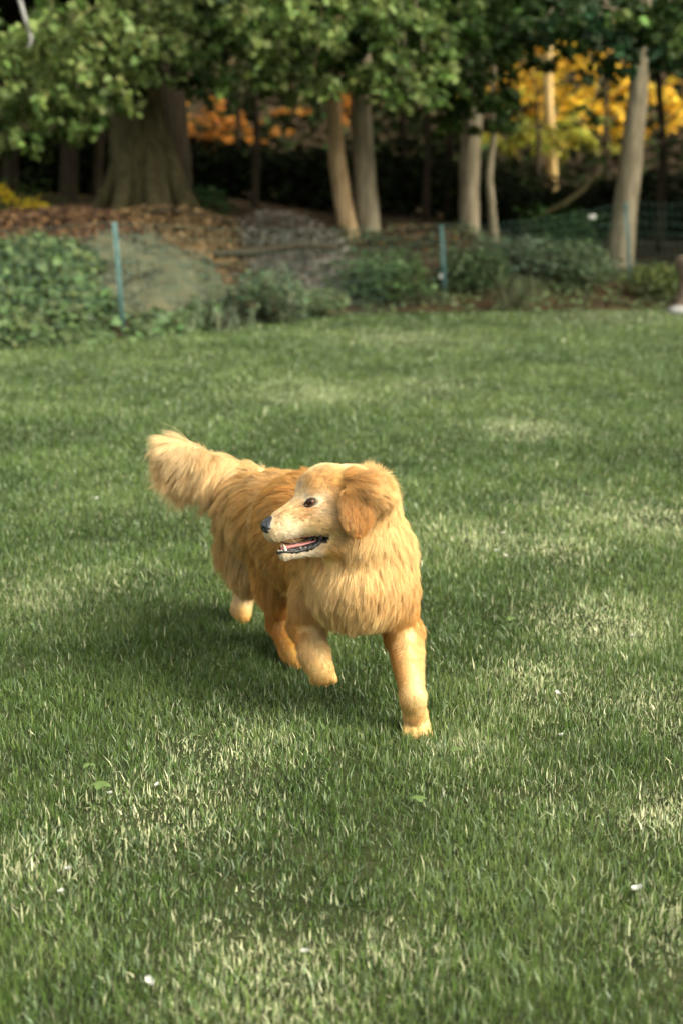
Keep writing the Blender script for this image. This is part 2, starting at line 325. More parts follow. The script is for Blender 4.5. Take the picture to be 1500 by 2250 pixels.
tree('pale_tree', 'pale smooth trunk beside the right-hand teal fence post', [(1358, 600), (1372, 470), (1388, 330), (1402, 200), (1412, 60)], [62, 52, 46, 40, 34], 16.9, M['bark'], 8,
     [(1200, 20, 15.0, .55, 150, G2), (1290, 30, 14.8, .55, 160, (.034, .075, .030)), (1380, 30, 14.6, .5, 150, (.034, .075, .030)), (1470, 60, 14.5, .5, 160, (.034, .075, .030)), (1460, 110, 14.4, .35, 110, (.045, .085, .04)), (1430, 10, 14.2, .5, 130, G2), (1480, 20, 14.0, .45, 130, G1), (1500, 110, 14.2, .3, 70, G1), (1150, 30, 15.2, .40, 90, G2), (1400, 100, 14.6, .3, 70, G2), (1320, 10, 14.4, .5, 140, G2), (1100, 110, 15.6, .26, 40, G2), (1245, 135, 15.6, .24, 36, G2), (1330, 165, 15.6, .22, 30, G2), (1260, 60, 15.2, .34, 70, G2), (1390, 130, 15.4, .26, 40, G2), (1110, 220, 16, .22, 30, G2), (1170, 130, 15.6, .18, 22, G2), (1300, 245, 16.4, .2, 20, G2)])
# trees deeper in the wood: overhead crowns added to keep light out
R_ = [('wood_tree', 'dark trunk in the shade at far left, behind the yellow flowers', (150, 440), 40, 22.0, [(-6.5, 19.5, 5.0, 3.4, 3.2, 1.9, 5200), (-4.5, 24, 5.6, 3.5, 3, 1.9, 4200)]),
      ('wood_tree', 'dark trunk at the left edge of the photograph', (20, 440), 36, 23.0, [(-8.5, 23, 5.2, 3.6, 3.4, 2.2, 4200)]),
      ('wood_tree', 'slim dark trunk in the gap left of the close pair', (560, 430), 16, 24.0, [(-1.6, 20.5, 5.2, 3.4, 3.0, 1.8, 5200)]),
      ('wood_tree', 'slim dark trunk between the close pair and the brown-grey trunk', (935, 440), 16, 24.0, [(1.6, 20.0, 5.2, 3.2, 3.2, 1.8, 5200)]),
      ('wood_tree', 'slim shaded trunk right of the pale smooth one', (1452, 470), 18, 23.0, [(4.8, 19.6, 5.3, 3.0, 2.8, 1.8, 4600), (8.5, 19.0, 5.0, 3.2, 3.0, 2.0, 4200)])]
for nm, lb, (px, py), w, Y, items in R_:
    e = tree(nm, lb, [(px, py), (px+4, py-150), (px-6, py-300), (px+2, py-420)], [w, w*.85, w*.75, w*.65], Y, M['barkdark'], 7)
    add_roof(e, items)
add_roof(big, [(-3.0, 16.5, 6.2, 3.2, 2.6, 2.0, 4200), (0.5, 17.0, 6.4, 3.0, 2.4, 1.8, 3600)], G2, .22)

for nm, lb, (px, py), w, Y, items in [('wood_tree', 'faint dark trunk deep in the wood left of the mossy trunk', (215, 420), 22, 27.0, [(-7, 28, 5.8, 4, 3, 2.0, 4200), (-2.5, 27.5, 5.8, 3.4, 3, 1.9, 4200)]),
      ('wood_tree', 'faint dark trunk deep in the wood between pair and sapling', (985, 420), 14, 27.5, [(2.0, 27.5, 6.0, 3.4, 3, 1.7, 4000), (6.5, 25, 6.2, 3.4, 3.4, 1.7, 4000), (11, 22, 5.4, 3.4, 4, 2.2, 4200)])]:
    e = tree(nm, lb, [(px, py), (px+4, py-150), (px-6, py-300), (px+2, py-420)], [w, w*.85, w*.75, w*.65], Y, M['barkdark'], 7)
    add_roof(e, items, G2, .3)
for nm, lb, (px, py), w, Y, items in [('wood_tree', 'faintest dark trunk at the back left of the wood', (100, 415), 16, 31.0, [(-8, 32, 6.0, 4, 2.6, 1.9, 3600), (-2.5, 32.3, 6.0, 3.6, 2.4, 1.8, 3600), (-13, 24, 5.5, 4, 4, 2.6, 3600), (-13.5, 31, 5.5, 4, 4, 2.6, 3200)]),
      ('wood_tree', 'faintest dark trunk at the back centre of the wood', (880, 415), 12, 31.5, [(2.8, 32.0, 6.4, 3.4, 2.4, 1.7, 3600), (8, 30.5, 6.8, 3.6, 3, 1.7, 3400), (13, 27, 5.6, 3.6, 4, 2.4, 3200)])]:
    e = tree(nm, lb, [(px, py), (px+3, py-150), (px-4, py-300), (px+2, py-420)], [w, w*.85, w*.75, w*.65], Y, M['barkdark'], 7)
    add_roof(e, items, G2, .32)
# ------------------------------------------------------------------ sunlit clearing far behind
def far_tree(label, pix, w, Y, blobs, base, name='sunlit_tree', bark='barkwarm', top=8, size=.24, hang=.6, mult=1.0):
    e = tree(name, label, pix, w, Y, M[bark], top); mb = MB()
    for px, py, rad, n in blobs:
        c = uny(px, py, Y+1.7); spray(mb, c, rad*1.15, int(n*.62*mult), size*1.1, base, flat=hang, lobed=False, var=.35)
    mb.build('crown', M['leaf'], e, False); return e
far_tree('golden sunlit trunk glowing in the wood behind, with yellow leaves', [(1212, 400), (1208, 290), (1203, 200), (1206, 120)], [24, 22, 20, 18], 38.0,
         [(1160, 165, .75, 300), (1120, 130, .5, 90), (1190, 65, .6, 170), (1250, 170, .6, 130), (1150, 210, .5, 110)], GY, bark='barksun')
far_tree('yellow sunlit leaves behind the pale smooth trunk', [(1335, 400), (1332, 300), (1330, 200), (1335, 100)], [9, 8, 7, 6], 37.0,
         [(1290, 205, .7, 230), (1350, 120, .65, 210), (1340, 190, .6, 180), (1450, 190, .7, 220), (1480, 240, .6, 150), (1290, 95, .5, 110), (1420, 260, .6, 120)], GY, bark='barkdark')
far_tree('olive sunlit bush low in the wood behind the sapling', [(1180, 420), (1180, 350), (1182, 300), (1180, 280)], [12, 11, 10, 8], 35.5,
         [(1130, 265, .55, 190), (1230, 280, .55, 170), (1280, 265, .5, 150), (1070, 290, .4, 60)], (.30, .29, .04), 'sunlit_bush', 'barkdark', top=4)
far_tree('yellow-green sunlit leaves seen through the central sprays', [(985, 400), (985, 300), (990, 200), (985, 60)], [14, 13, 12, 10], 37.0,
         [(960, 90, .5, 110), (1000, 180, .5, 120), (930, 70, .4, 60), (960, 160, .4, 70), (860, 30, .4, 50), (1000, 60, .5, 80)], (.36, .32, .035), bark='barkdark')
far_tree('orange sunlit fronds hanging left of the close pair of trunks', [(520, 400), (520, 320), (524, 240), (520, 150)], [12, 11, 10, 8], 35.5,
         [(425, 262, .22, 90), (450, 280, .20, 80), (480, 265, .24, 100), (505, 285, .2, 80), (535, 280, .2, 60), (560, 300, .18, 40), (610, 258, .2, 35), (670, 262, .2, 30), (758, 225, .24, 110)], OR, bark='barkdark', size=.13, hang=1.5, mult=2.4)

# dark undergrowth that closes the wood below and behind
def thicket(name, label, n, xr, yr, zr, base, size):
    mb = MB(); x = R.uniform(*xr, n); y = R.uniform(*yr, n); g = ground(x, y); hgt = zr*(.35+.9*fbm(x*.5, y*.5, 41)); z = g+hgt*R.random(n)**.8
    leaves(mb, np.stack([x, y, z], -1), size*R.uniform(.6, 1.3, n), lcol(n, base, .4), .3, False)
    return tag(mb.build(name, M['wood'], None, False), label, 'undergrowth', kind='stuff')
thicket('undergrowth', 'dark shaded undergrowth inside the wood behind the trunks', 30000, (-14, 14), (27.0, 33.0), 1.35, (.022, .030, .012), .26)  # the wood's deep shade put into this leaf colour
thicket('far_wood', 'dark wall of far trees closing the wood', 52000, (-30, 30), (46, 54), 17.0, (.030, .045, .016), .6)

def light_blockers():                                     # unseen trees added behind and beside the viewer to block sky and sun
    mb = MB()
    for n, xr, yr, h_ in ((9000, (-22, 22), (-17, -13), 7.0), (6000, (-17, -13), (-13, 9), 7.5), (5000, (14, 18), (-13, 12), 4.5)):
        x = R.uniform(*xr, n); y = R.uniform(*yr, n); z = h_*(.6+.8*fbm(x*.4, y*.4, 44))*R.random(n); leaves(mb, np.stack([x, y, z], -1), .9*R.uniform(.6, 1.3, n), lcol(n, (.05, .085, .03), .3), .3, False)
    n = 9000; P = np.stack([R.uniform(9.5, 15, n), R.uniform(13.5, 25, n), 1.5+R.random(n)*10.5], -1); leaves(mb, P, .8*R.uniform(.6, 1.3, n), lcol(n, (.05, .085, .03), .3), .3, False)  # tall unseen trees added on the right to keep sun off the wood
    tag(mb.build('unseen_hedge', M['wood'], None, False), 'unseen green trees and hedge added to block sky and sun', 'hedge', kind='stuff')
light_blockers()
# ------------------------------------------------------------------ bank plants
def ivy():
    mb = MB(); n = 13000; x = R.uniform(-5.2, -.9, n); d = R.uniform(-.12, 2.7, n); y = edge(x)+d
    k = (x < -2.0-.28*d+.5*fbm(x*2, y*2, 3)) | ((d < .5) & (x < -1.0)); k &= ~((np.abs(x+1.86) < .06) & (y < 12.35)); x, y, d = x[k], y[k], d[k]
    bump_ = .24*fbm(x*1.7, y*1.7, 9)*sstep(-.15, .4, d)+.03; z = ground(x, y)+bump_*R.uniform(.55, 1.15, len(x))
    leaves(mb, np.stack([x, y, z], -1), .085*R.uniform(.6, 1.3, len(x)), lcol(len(x), (.085, .125, .05), .42), .3, True, face=np.array([0, -.5, 0]))
    tag(mb.build('ivy', M['leaf'], None, False), 'leafy ivy ground cover over the left bank by the lawn', 'ground cover', kind='stuff')
    mb = MB(); n = 7000; x = R.uniform(-1.4, 6.5, n); d = R.uniform(-.1, 2.4, n); y = edge(x)+d; k = fbm(x*1.3, y*1.3, 77)+.25*(x > 0) > .52; x, y, d = x[k], y[k], d[k]
    z = ground(x, y)+(.04+.22*fbm(x*2, y*2, 19))*sstep(-.1, .5, d)*R.uniform(.5, 1.1, len(x))
    leaves(mb, np.stack([x, y, z], -1), .075*R.uniform(.6, 1.3, len(x)), lcol(len(x), (.095, .13, .055), .4), .3, False, face=np.array([0, -.4, 0]))
    tag(mb.build('ground_cover', M['leaf'], None, False), 'low green ground cover along the right bank', 'ground cover', kind='stuff')
ivy()
def shrub(name, label, px, py, Y, rx, rz, n, base, size, group='shrubs along the lawn edge', lobed=False, blades=False):
    c = uny(px, py, Y); g = float(ground(c[0], c[1])); e = empty(name, (float(c[0]), float(c[1]), g), label, 'shrub' if not blades else 'grass tuft', group)
    mb = MB()
    for a in np.linspace(0, 2*math.pi, 7, endpoint=False):
        mb.tube(curve_pts([(c[0], c[1], g-.03), (c[0]+.3*rx*math.cos(a), c[1]+.3*rx*math.sin(a), g+rz*.6), (c[0]+.7*rx*math.cos(a), c[1]+.7*rx*math.sin(a), g+rz*1.1)], 6), np.linspace(.008, .003, 6), 5)
    mb.build('stems', M['barkdark'], e); mb = MB()
    if blades:
        for _ in range(n):
            a = R.uniform(0, 2*math.pi); l = rz*R.uniform(.5, 1.7); o = R.uniform(.3, 1.5)*rx; dv = np.array([math.cos(a), math.sin(a), 0]); s = np.array([-dv[1], dv[0], 0])*size
            b = np.array([c[0], c[1], g])+R.normal(0, .12, 3)*np.array([1, 1, 0]); p1 = b+dv*o*.35+np.array([0, 0, l*.75]); p2 = b+dv*o+np.array([0, 0, l*R.uniform(.55, .95)])
            mb.add([b-s, b+s, p1+s, p1-s], [[0, 1, 2, 3]], lcol(1, base, .3)[0]); mb.add([p1-s, p1+s, p2], [[0, 1, 2]], lcol(1, base, .3)[0])
        mb.build('blades', M['leaf'], e, False)
    else:
        u = norm(R.normal(0, 1, (n, 3)))*R.random((n, 1))**.4; lump = 1+.35*(fbm(u[:, 0]*2.3+px, u[:, 2]*2.3+u[:, 1], 55)-.5)[:, None]*2
        P = np.array([c[0], c[1], g+rz*.85])+u*lump*np.array([rx, rx*.8, rz]); P = P[P[:, 2] > g-.02]
        leaves(mb, P, size*R.uniform(.6, 1.3, len(P)), lcol(len(P), base, .35), .3, lobed, face=np.array([0, -.3, 0])); mb.build('crown', M['leaf'], e, False)
    return e
shrub('shrub', 'round grey-green shrub at the foot of the mound', 590, 655, 13.3, .42, .30, 1300, (.10, .14, .075), .075)
shrub('shrub', 'small low shrub right of the round grey-green one', 705, 665, 13.9, .30, .16, 500, (.11, .155, .07), .07)
shrub('shrub', 'dark green shrub left of the middle fence post', 850, 610, 14.7, .50, .30, 1500, (.08, .13, .048), .075)
shrub('shrub', 'bushy shrub just right of the middle fence post', 1040, 600, 15.1, .42, .26, 1200, (.09, .135, .06), .075)
shrub('shrub', 'bluish broad shrub below the dead limb', 1150, 570, 15.5, .55, .30, 1500, (.10, .14, .085), .08)
shrub('shrub', 'leafy shrub at the foot of the pale smooth trunk', 1270, 600, 15.5, .48, .28, 1300, (.10, .14, .07), .075)
shrub('shrub', 'yellow-tinged low shrub right of the right-hand fence post', 1440, 610, 15.6, .40, .20, 800, (.11, .14, .04), .07)
shrub('shrub', 'dark green bush in the shade behind the fence wire', 1230, 505, 17.6, .60, .34, 1200, (.04, .085, .02), .09)
shrub('shrub', 'dark shrub at the foot of the mossy trunk', 450, 445, 16.6, .35, .22, 600, (.04, .085, .03), .08)
shrub('grass_tuft', 'pale arching grass tuft in front of the bluish shrub', 1135, 660, 14.7, .38, .26, 110, (.15, .17, .09), .004, 'grass tufts on the bank', blades=True)
shrub('grass_tuft', 'grey-green grass tuft at the lawn edge below the round shrub', 490, 715, 12.6, .18, .20, 60, (.16, .19, .12), .006, 'grass tufts on the bank', blades=True)
# yellow flowers far left
c = uny(50, 455, 15.6); e = empty('flowering_shrub', (float(c[0]), float(c[1]), float(ground(c[0], c[1]))), 'yellow flowering shrub at the left edge below the leaves', 'shrub')
mb = MB(); P = c+R.normal(0, 1, (350, 3))*np.array([.28, .2, .16]); leaves(mb, P, .08*R.uniform(.7, 1.2, 350), lcol(350, (.05, .09, .02), .3), .3, False); mb.build('foliage', M['leaf'], e, False)
mb = MB(); P = np.vstack([uny(px, py, 15.4)+R.normal(0, 1, (n, 3))*np.array([.055, .05, .045]) for px, py, n in ((8, 422, 60), (28, 438, 60), (58, 452, 70), (85, 450, 70), (85, 472, 45), (45, 466, 30))])
leaves(mb, P, .05, lcol(len(P), (.75, .56, .03), .2), .1, False, face=np.array([0, -1, 0])); mb.build('blossom', M['leaf'], e, False)
mb = MB(); b0 = np.array(e.location)
for px in (10, 40, 70, 90): mb.tube(curve_pts([b0-np.array([0, 0, .05]), (b0+uny(px, 450, 15.5))/2, uny(px, 450, 15.5)], 6), np.linspace(.012, .004, 6), 5)
mb.build('stems', M['barkdark'], e)

# ------------------------------------------------------------------ mound, chip pile, logs, limb
def mound():
    c = uny(320, 640, 13.3); nx, ny = 50, 34
    u = np.linspace(-1, 1, nx); v = np.linspace(-1, 1, ny); X, Y = np.meshgrid(c[0]+u*.80, c[1]+.5+v*1.0); r = np.sqrt(((X-c[0])/.80)**2+((Y-c[1]-.5)/1.0)**2)
    Z = ground(X, Y)+.07*np.clip(1-r**2.2, 0, 1) + (fbm(X*2.6, Y*2.6, 61)-.5)*.30*sstep(1, .6, r)-.05*sstep(.85, 1, r)
    V = np.stack([X, Y, Z], -1).reshape(-1, 3); i = np.arange(ny-1)[:, None]*nx+np.arange(nx-1)[None]; F = np.stack([i, i+1, i+nx+1, i+nx], -1).reshape(-1, 4)
    keep = (r.reshape(-1)[F] < 1.0).any(1)
    e = empty('mound', (float(c[0]), float(c[1]+.35), 0), 'grey-green netted mound behind the left fence post', 'mound'); mesh_obj('heap', V, F[keep], M['mound'], e, True)
    mb = MB(); G = np.stack([X, Y, Z+.015], -1)
    for k in range(3, ny-3, 1):
        q = r[k] < .93
        if q.sum() > 3: mb.tube(G[k][q], .0020, 3, cap=False)
    for k in range(3, nx-3, 1):
        q = r[:, k] < .93
        if q.sum() > 3: mb.tube(G[:, k][q], .0020, 3, cap=False)
    mb.build('netting', M['net'], e)
mound()
def chips(name, label, px, py, Y, rx, ry, h, n, cols, size):
    c = uny(px, py, Y); x = c[0]+R.normal(0, .45, n)*rx; y = c[1]+R.normal(0, .45, n)*ry; r = np.hypot((x-c[0])/rx, (y-c[1])/ry)
    z = ground(x, y)+h*np.clip(1-r**1.6, 0, 1)*(.8+.4*fbm(x*3, y*3, 71))+.01; mb = MB()
    # heap core
    xs = np.linspace(-1.1, 1.1, 24); X, Y2 = np.meshgrid(c[0]+xs*rx, c[1]+xs*ry); rr = np.hypot((X-c[0])/rx, (Y2-c[1])/ry); Z = ground(X, Y2)+h*np.clip(1-rr**1.6, 0, 1)*(.8+.4*fbm(X*3, Y2*3, 71))-.03
    i = np.arange(23)[:, None]*24+np.arange(23)[None]; mb.add(np.stack([X, Y2, Z], -1).reshape(-1, 3), np.stack([i, i+1, i+25, i+24], -1).reshape(-1, 4), np.array(cols[0])*.5)
    cc = np.array(cols)[R.integers(0, len(cols), n)]*.5*np.clip(R.normal(1, .25, (n, 1)), .4, 1.6)
    leaves(mb, np.stack([x, y, z], -1), size*R.uniform(.5, 1.4, n), cc, 0, False, face=np.array([0, -.6, 0]))
    return tag(mb.build(name, M['chips'], None, False), label, 'litter', kind='stuff')
chips('wood_chips', 'pile of grey-brown wood chips left of the close pair of trunks', 640, 525, 15.2, .75, .7, .38, 5200, [(.28, .25, .21), (.20, .15, .11), (.38, .35, .30), (.16, .11, .07)], .07)
chips('straw', 'tan straw and dead leaves on the bank below the mossy trunk', 410, 520, 15.0, 1.0, .6, .22, 4200, [(.34, .22, .10), (.26, .16, .07), (.42, .28, .14), (.15, .10, .05)], .08)
chips('leaf_litter', 'brown leaf litter on the bank between the trunks', 930, 510, 16.2, 1.5, .6, .10, 3800, [(.14, .085, .05), (.22, .13, .07), (.10, .07, .04), (.30, .16, .06)], .08)
chips('dry_grass', 'dry grey-green clippings lying over the netted mound', 330, 600, 13.6, .75, .75, .04, 2600, [(.17, .19, .12), (.22, .21, .12), (.14, .17, .11), (.26, .23, .13)], .06)
chips('leaf_mulch', 'reddish brown leaf mulch along the left bank top', 110, 500, 14.6, 1.3, .6, .16, 3600, [(.17, .09, .05), (.25, .15, .08), (.11, .07, .045), (.33, .19, .08)], .08)
def log(name, label, pix, Y, w, bark, cat, n=16, stubs=()):
    P = curve_pts(np.array([uny(px, py, yy) for (px, py), yy in zip(pix, Y)]), n); r = np.interp(np.linspace(0, 1, n), np.linspace(0, 1, len(w)), w)*np.mean(Y)/FPX/2
    mb = MB(); mb.tube(P, r, 9, .18)
    for k, d, l in stubs: mb.tube([P[k], P[k]+np.array(d)*l*.5, P[k]+np.array(d)*l], [r[k]*.5, r[k]*.35, r[k]*.15], 6)
    return tag(mb.build(name, bark, None), label, cat)
log('dead_limb', 'long dead limb slanting up to the right edge across the fence', [(1140, 515), (1165, 490), (1200, 466), (1240, 446), (1282, 414), (1300, 392), (1365, 350), (1440, 292), (1530, 205)], [17.6]*9, [9, 11, 11, 13, 12, 8, 7, 5, 4], M['barkmoss'], 'limb', 30)
log('dead_limb', 'thinner dead limb forking behind the pale smooth trunk', [(1330, 372), (1400, 335), (1460, 308), (1540, 268)], [17.3, 17.3, 17.3, 17.2], [8, 8, 7, 6], M['barkdark'], 'limb')
log('fallen_branch', 'crooked fallen branch arching over the straw beside the left post', [(250, 520), (300, 485), (350, 462), (420, 470), (520, 490)], [14.7, 14.7, 14.8, 14.9, 15.0], [10, 13, 13, 11, 8], M['barkdark'], 'branch', stubs=((5, (.3, 0, .9), .3), (9, (.6, -.3, .6), .25)))
log('fallen_log', 'dark log lying at the foot of the wood chip pile', [(470, 560), (560, 552), (660, 540), (740, 545)], [14.3, 14.4, 14.5, 14.6], [16, 19, 18, 13], M['barkdark'], 'log', stubs=((6, (.2, -.2, .9), .2),))
log('bare_twig', 'bare grey twig hanging in the leaves at top left', [(38, -20), (55, 40), (68, 85), (60, 105)], [13.6, 13.6, 13.6, 13.6], [9, 9, 8, 3], M['rock'], 'twig')

# ------------------------------------------------------------------ wire fence
fence = empty('wire_fence', (float(uny(275, 740, 12.2)[0]), 12.2, 0), 'wire mesh fence on three teal metal posts along the bank', 'fence')
PT = [((275, 742), (252, 488), 12.3), ((982, 676), (969, 494), 14.9), ((1387, 628), (1374, 445), 16.3)]
tops = []
for (b, t, Y) in PT:
    p0, p1 = uny(*b, Y), uny(*t, Y); p0[2] = min(p0[2], float(ground(p0[0], p0[1])))-.15; w_ = .019
    mb = MB(); d = norm(p1-p0); s = np.array([1.0, 0, 0]); f = np.cross(s, d)
    for (o1, a_, b_) in ((np.zeros(3), .017, .004), (s*.014+f*.010, .003, .012), (-s*.014+f*.010, .003, .012)):       # U-shaped post
        V = [p+o1+s*sx*a_+f*sy*b_ for p in (p0, p1) for sx, sy in ((-1, -1), (1, -1), (1, 1), (-1, 1))]
        mb.add(V, [[0, 1, 5, 4], [1, 2, 6, 5], [2, 3, 7, 6], [3, 0, 4, 7], [3, 2, 1, 0], [4, 5, 6, 7]])
    for q in np.linspace(.12, .95, 9):                                                                          # studs
        c_ = p0+(p1-p0)*q-f*.006; V = [c_+s*sx*.006+f*sy*.005+d*sz*.008 for sz in (-1, 1) for sx, sy in ((-1, -1), (1, -1), (1, 1), (-1, 1))]
        mb.add(V, [[0, 1, 5, 4], [1, 2, 6, 5], [2, 3, 7, 6], [3, 0, 4, 7], [3, 2, 1, 0], [4, 5, 6, 7]])
    mb.build('post', M['post'], fence, False); tops.append((p0, p1))
ends = [(tops[0][0]+np.array([-3.2, -1.0, 0]), tops[0][1]+np.array([-3.2, -1.0, -.05]))]+tops+[(tops[2][0]+np.array([2.6, .3, 0]), tops[2][1]+np.array([2.6, .3, .1]))]
for (a0, a1), (b0, b1) in zip(ends[:-1], ends[1:]):
    mb = MB(); L_ = np.linalg.norm(b0-a0); nv = int(L_/.075); off = np.array([0, .03, 0])
    for k in range(nv+1):
        t = k/nv; p = a0+(b0-a0)*t+off; q = a1+(b1-a1)*t+off; q = q-np.array([0, 0, .06*math.sin(math.pi*t)]); p = p.copy(); p[2] = float(ground(p[0], p[1]))
        mb.tube([p, q], .0013, 3, cap=False)
    for h_ in np.linspace(.04, 1, 9):
        P = []
        for t in np.linspace(0, 1, 14):
            p = a0+(b0-a0)*t+off; q = a1+(b1-a1)*t+off-np.array([0, 0, .06*math.sin(math.pi*t)]); p[2] = float(ground(p[0], p[1])); P.append(p+(q-p)*h_)
        mb.tube(P, .0013, 3, cap=False)
    mb.build('wire_mesh', M['wire'], fence)
def block(c, sx, sy, sz):
    mb = MB(); th = np.linspace(0, 2*math.pi, 12, endpoint=False); V = []
    for z, k in ((-1, .7), (-.8, 1), (.8, 1), (1, .7)): V += [c+np.array([sx*k*math.copysign(abs(math.cos(a))**.5, math.cos(a)), sy*k*math.copysign(abs(math.sin(a))**.5, math.sin(a)), sz*z]) for a in th]
    i = np.arange(3)[:, None]*12; j = np.arange(12)[None]; j2 = (j+1) % 12
    mb.add(V, np.stack([i+j, i+j2, i+12+j2, i+12+j], -1).reshape(-1, 4)); mb.add(V, [[0, *range(11, 0, -1)][k:k+1]*0+[0, k+1, k] for k in range(1, 11)]); mb.add(V, [[36, 36+k, 36+k+1] for k in range(1, 11)])
    return mb
block(uny(1300, 476, 15.75), .042, .012, .024).build('clip', M['white'], fence)
block(uny(967, 607, 14.85), .016, .010, .024).build('clip', M['white'], fence)

# stone pedestal at the right edge and a pale rock beside it
c = uny(1500, 665, 14.9); gz = float(ground(c[0], c[1])); prof = [(0.0, .13), (.05, .13), (.07, .095), (.14, .075), (.24, .07), (.33, .085), (.36, .11), (.44, .125), (.46, .10), (.47, 0.0)]
th = np.linspace(0, 2*math.pi, 20, endpoint=False); V = [[c[0]+.02+r*math.cos(a), c[1]+r*math.sin(a), gz-.02+h_*1.2] for h_, r in prof for a in th]
i = np.arange(len(prof)-1)[:, None]*20; j = np.arange(20)[None]; j2 = (j+1) % 20
tag(mesh_obj('stone_pedestal', V, np.stack([i+j, i+j2, i+20+j2, i+20+j], -1).reshape(-1, 4), M['stone'], None, True), 'brown weathered stone pedestal cut off by the right edge', 'pedestal')
c = uny(1488, 680, 14.3); u = norm(R.normal(0, 1, (1, 3)))
V, F = (lambda th, ph: (np.stack([np.cos(th)+0*ph, np.sin(th)*np.cos(ph), np.sin(th)*np.sin(ph)], -1).reshape(-1, 3), None))(np.linspace(0, math.pi, 10)[:, None], np.linspace(0, 2*math.pi, 14, endpoint=False)[None])
V = V*(1+.35*(fbm(V[:, 0]*1.7+4, V[:, 1]*1.7+V[:, 2]*1.3, 88)-.5)[:, None])*np.array([.11, .09, .06]) + np.array([c[0], c[1], .03])
i = np.arange(9)[:, None]*14; j = np.arange(14)[None]; j2 = (j+1) % 14
tag(mesh_obj('rock', V, np.stack([i+j, i+j2, i+14+j2, i+14+j], -1).reshape(-1, 4), M['rock'], None, True), 'pale rock on the lawn edge below the stone pedestal', 'rock')

# ------------------------------------------------------------------ petals and weeds in the lawn
def petal(px, py, label, s):
    s *= .66; c = unz(px, py, .020); a = R.uniform(0, 6.28); u = np.array([math.cos(a), math.sin(a), .25]); v = np.array([-math.sin(a), math.cos(a), .1]); V = []
    for i in range(5):
        for j in range(5):
            x, y = i/4-.5, j/4-.5; w = math.sqrt(max(0, 1-(2*x)**2*.9)); V.append(c+s*(u*x*2+v*y*1.5*w+np.array([0, 0, 1.4*(x*x+y*y*1.6)])))
    i = np.arange(4)[:, None]*5; j = np.arange(4)[None]
    tag(mesh_obj('petal', V, np.stack([i+j, i+j+1, i+j+6, i+j+5], -1).reshape(-1, 4), M['petal'], None, True), label, 'petal', 'fallen white petals on the lawn')
for a in ((1398, 1956, 'largest white petal, alone in the dark grass at lower right', .015), (1090, 1210, 'white petal right of the dog\'s shoulder, left of a close pair', .013), (1112, 1223, 'white petal right of the dog\'s shoulder, right of a close pair', .012),
          (150, 1912, 'white petal at lower left, upper one of two', .013), (134, 1962, 'white petal at lower left, lower one of two', .013), (345, 1726, 'small white petal in the pale grass below the lush patch', .009),
          (670, 2094, 'upright white petal in the tufts at bottom centre', .012), (330, 2162, 'white petal nearest the bottom left corner', .015), (1232, 1617, 'white petal on the lawn right of the standing forepaw', .012),
          (1390, 1398, 'white petal in the upper painted sun patch at right', .011), (1225, 1525, 'white petal in the painted sun patch right of the standing foreleg', .013), (213, 1096, 'distant white petal left of the dog below its tail', .013), (1105, 1172, 'white petal above the close pair of petals', .011), (242, 1745, 'white petal beside the broad weed leaves at left', .011)): petal(*a)
def weed(px, py, label, n, s):
    c = unz(px, py, .02); e = empty('weed', tuple(float(q) for q in (c[0], c[1], 0)), label, 'weed', 'broad-leaved weeds in the lawn')
    for k in range(n):
        a = 2*math.pi*k/n+R.uniform(-.3, .3); dv = np.array([math.cos(a), math.sin(a), .28]); sv = np.array([-math.sin(a), math.cos(a), 0]); V = []
        for i in range(6):
            t = i/5; w = .42*math.sin(math.pi*min(t*.93+.04, 1)); b = c+np.array([0, 0, .018])+s*(dv*t-np.array([0, 0, .35])*t*t); V += [b-sv*s*w+np.array([0, 0, .12*s*w]), b, b+sv*s*w+np.array([0, 0, .12*s*w])]
        F = [[3*i+j, 3*i+j+1, 3*i+j+4, 3*i+j+3] for i in range(5) for j in range(2)]; mesh_obj('leaf', V, F, M['weed'], e, True)
for a in ((222, 1742, 'broad weed leaves in the pale grass at left', 4, .024), (918, 1772, 'small weed rosette below the standing forepaw', 4, .018), (195, 1698, 'yellow-green weed leaf left of the pale tufts', 3, .016), (1120, 1372, 'weed leaves in the grass right of the dog\'s elbow', 3, .02), (1000, 1662, 'small weed just below the standing forepaw', 3, .017)): weed(*a)
# ------------------------------------------------------------------ dog
D0 = 3.46; S0 = FPX/D0; HO = unp(755, 1100, D0)
yaw_, pit_ = math.radians(20), math.radians(9)
hf = np.array([-math.cos(yaw_)*math.cos(pit_), -math.sin(pit_), math.sin(yaw_)*math.cos(pit_)])   # in camera axes right, up, back
hl = np.array([math.sin(yaw_), 0.05, math.cos(yaw_)]); hl = hl-hf*hl.dot(hf); hl /= np.linalg.norm(hl)
hu = np.cross(hf, hl)
CB = np.stack([RIGHT, UP, BACK], 0)
HF, HL, HU = hf @ CB, hl @ CB, hu @ CB
def hloc(px, py, y):                                   # head-local (x forward, y to its left, z up) of the point seen there
    A = np.array([[hf[0], hu[0]], [hf[1], hu[1]]]); b = np.array([(px-755)/S0 - y*hl[0], (1100-py)/S0 - y*hl[1]])
    x, z = np.linalg.solve(A, b); return np.array([x, y, z])
def hw(l): l = np.asarray(l); return HO + l[..., 0:1]*HF + l[..., 1:2]*HL + l[..., 2:3]*HU
def head(px, py, y, mir=False):
    l = hloc(px, py, y)
    if mir: l = l*np.array([1, -1, 1])
    return hw(l)

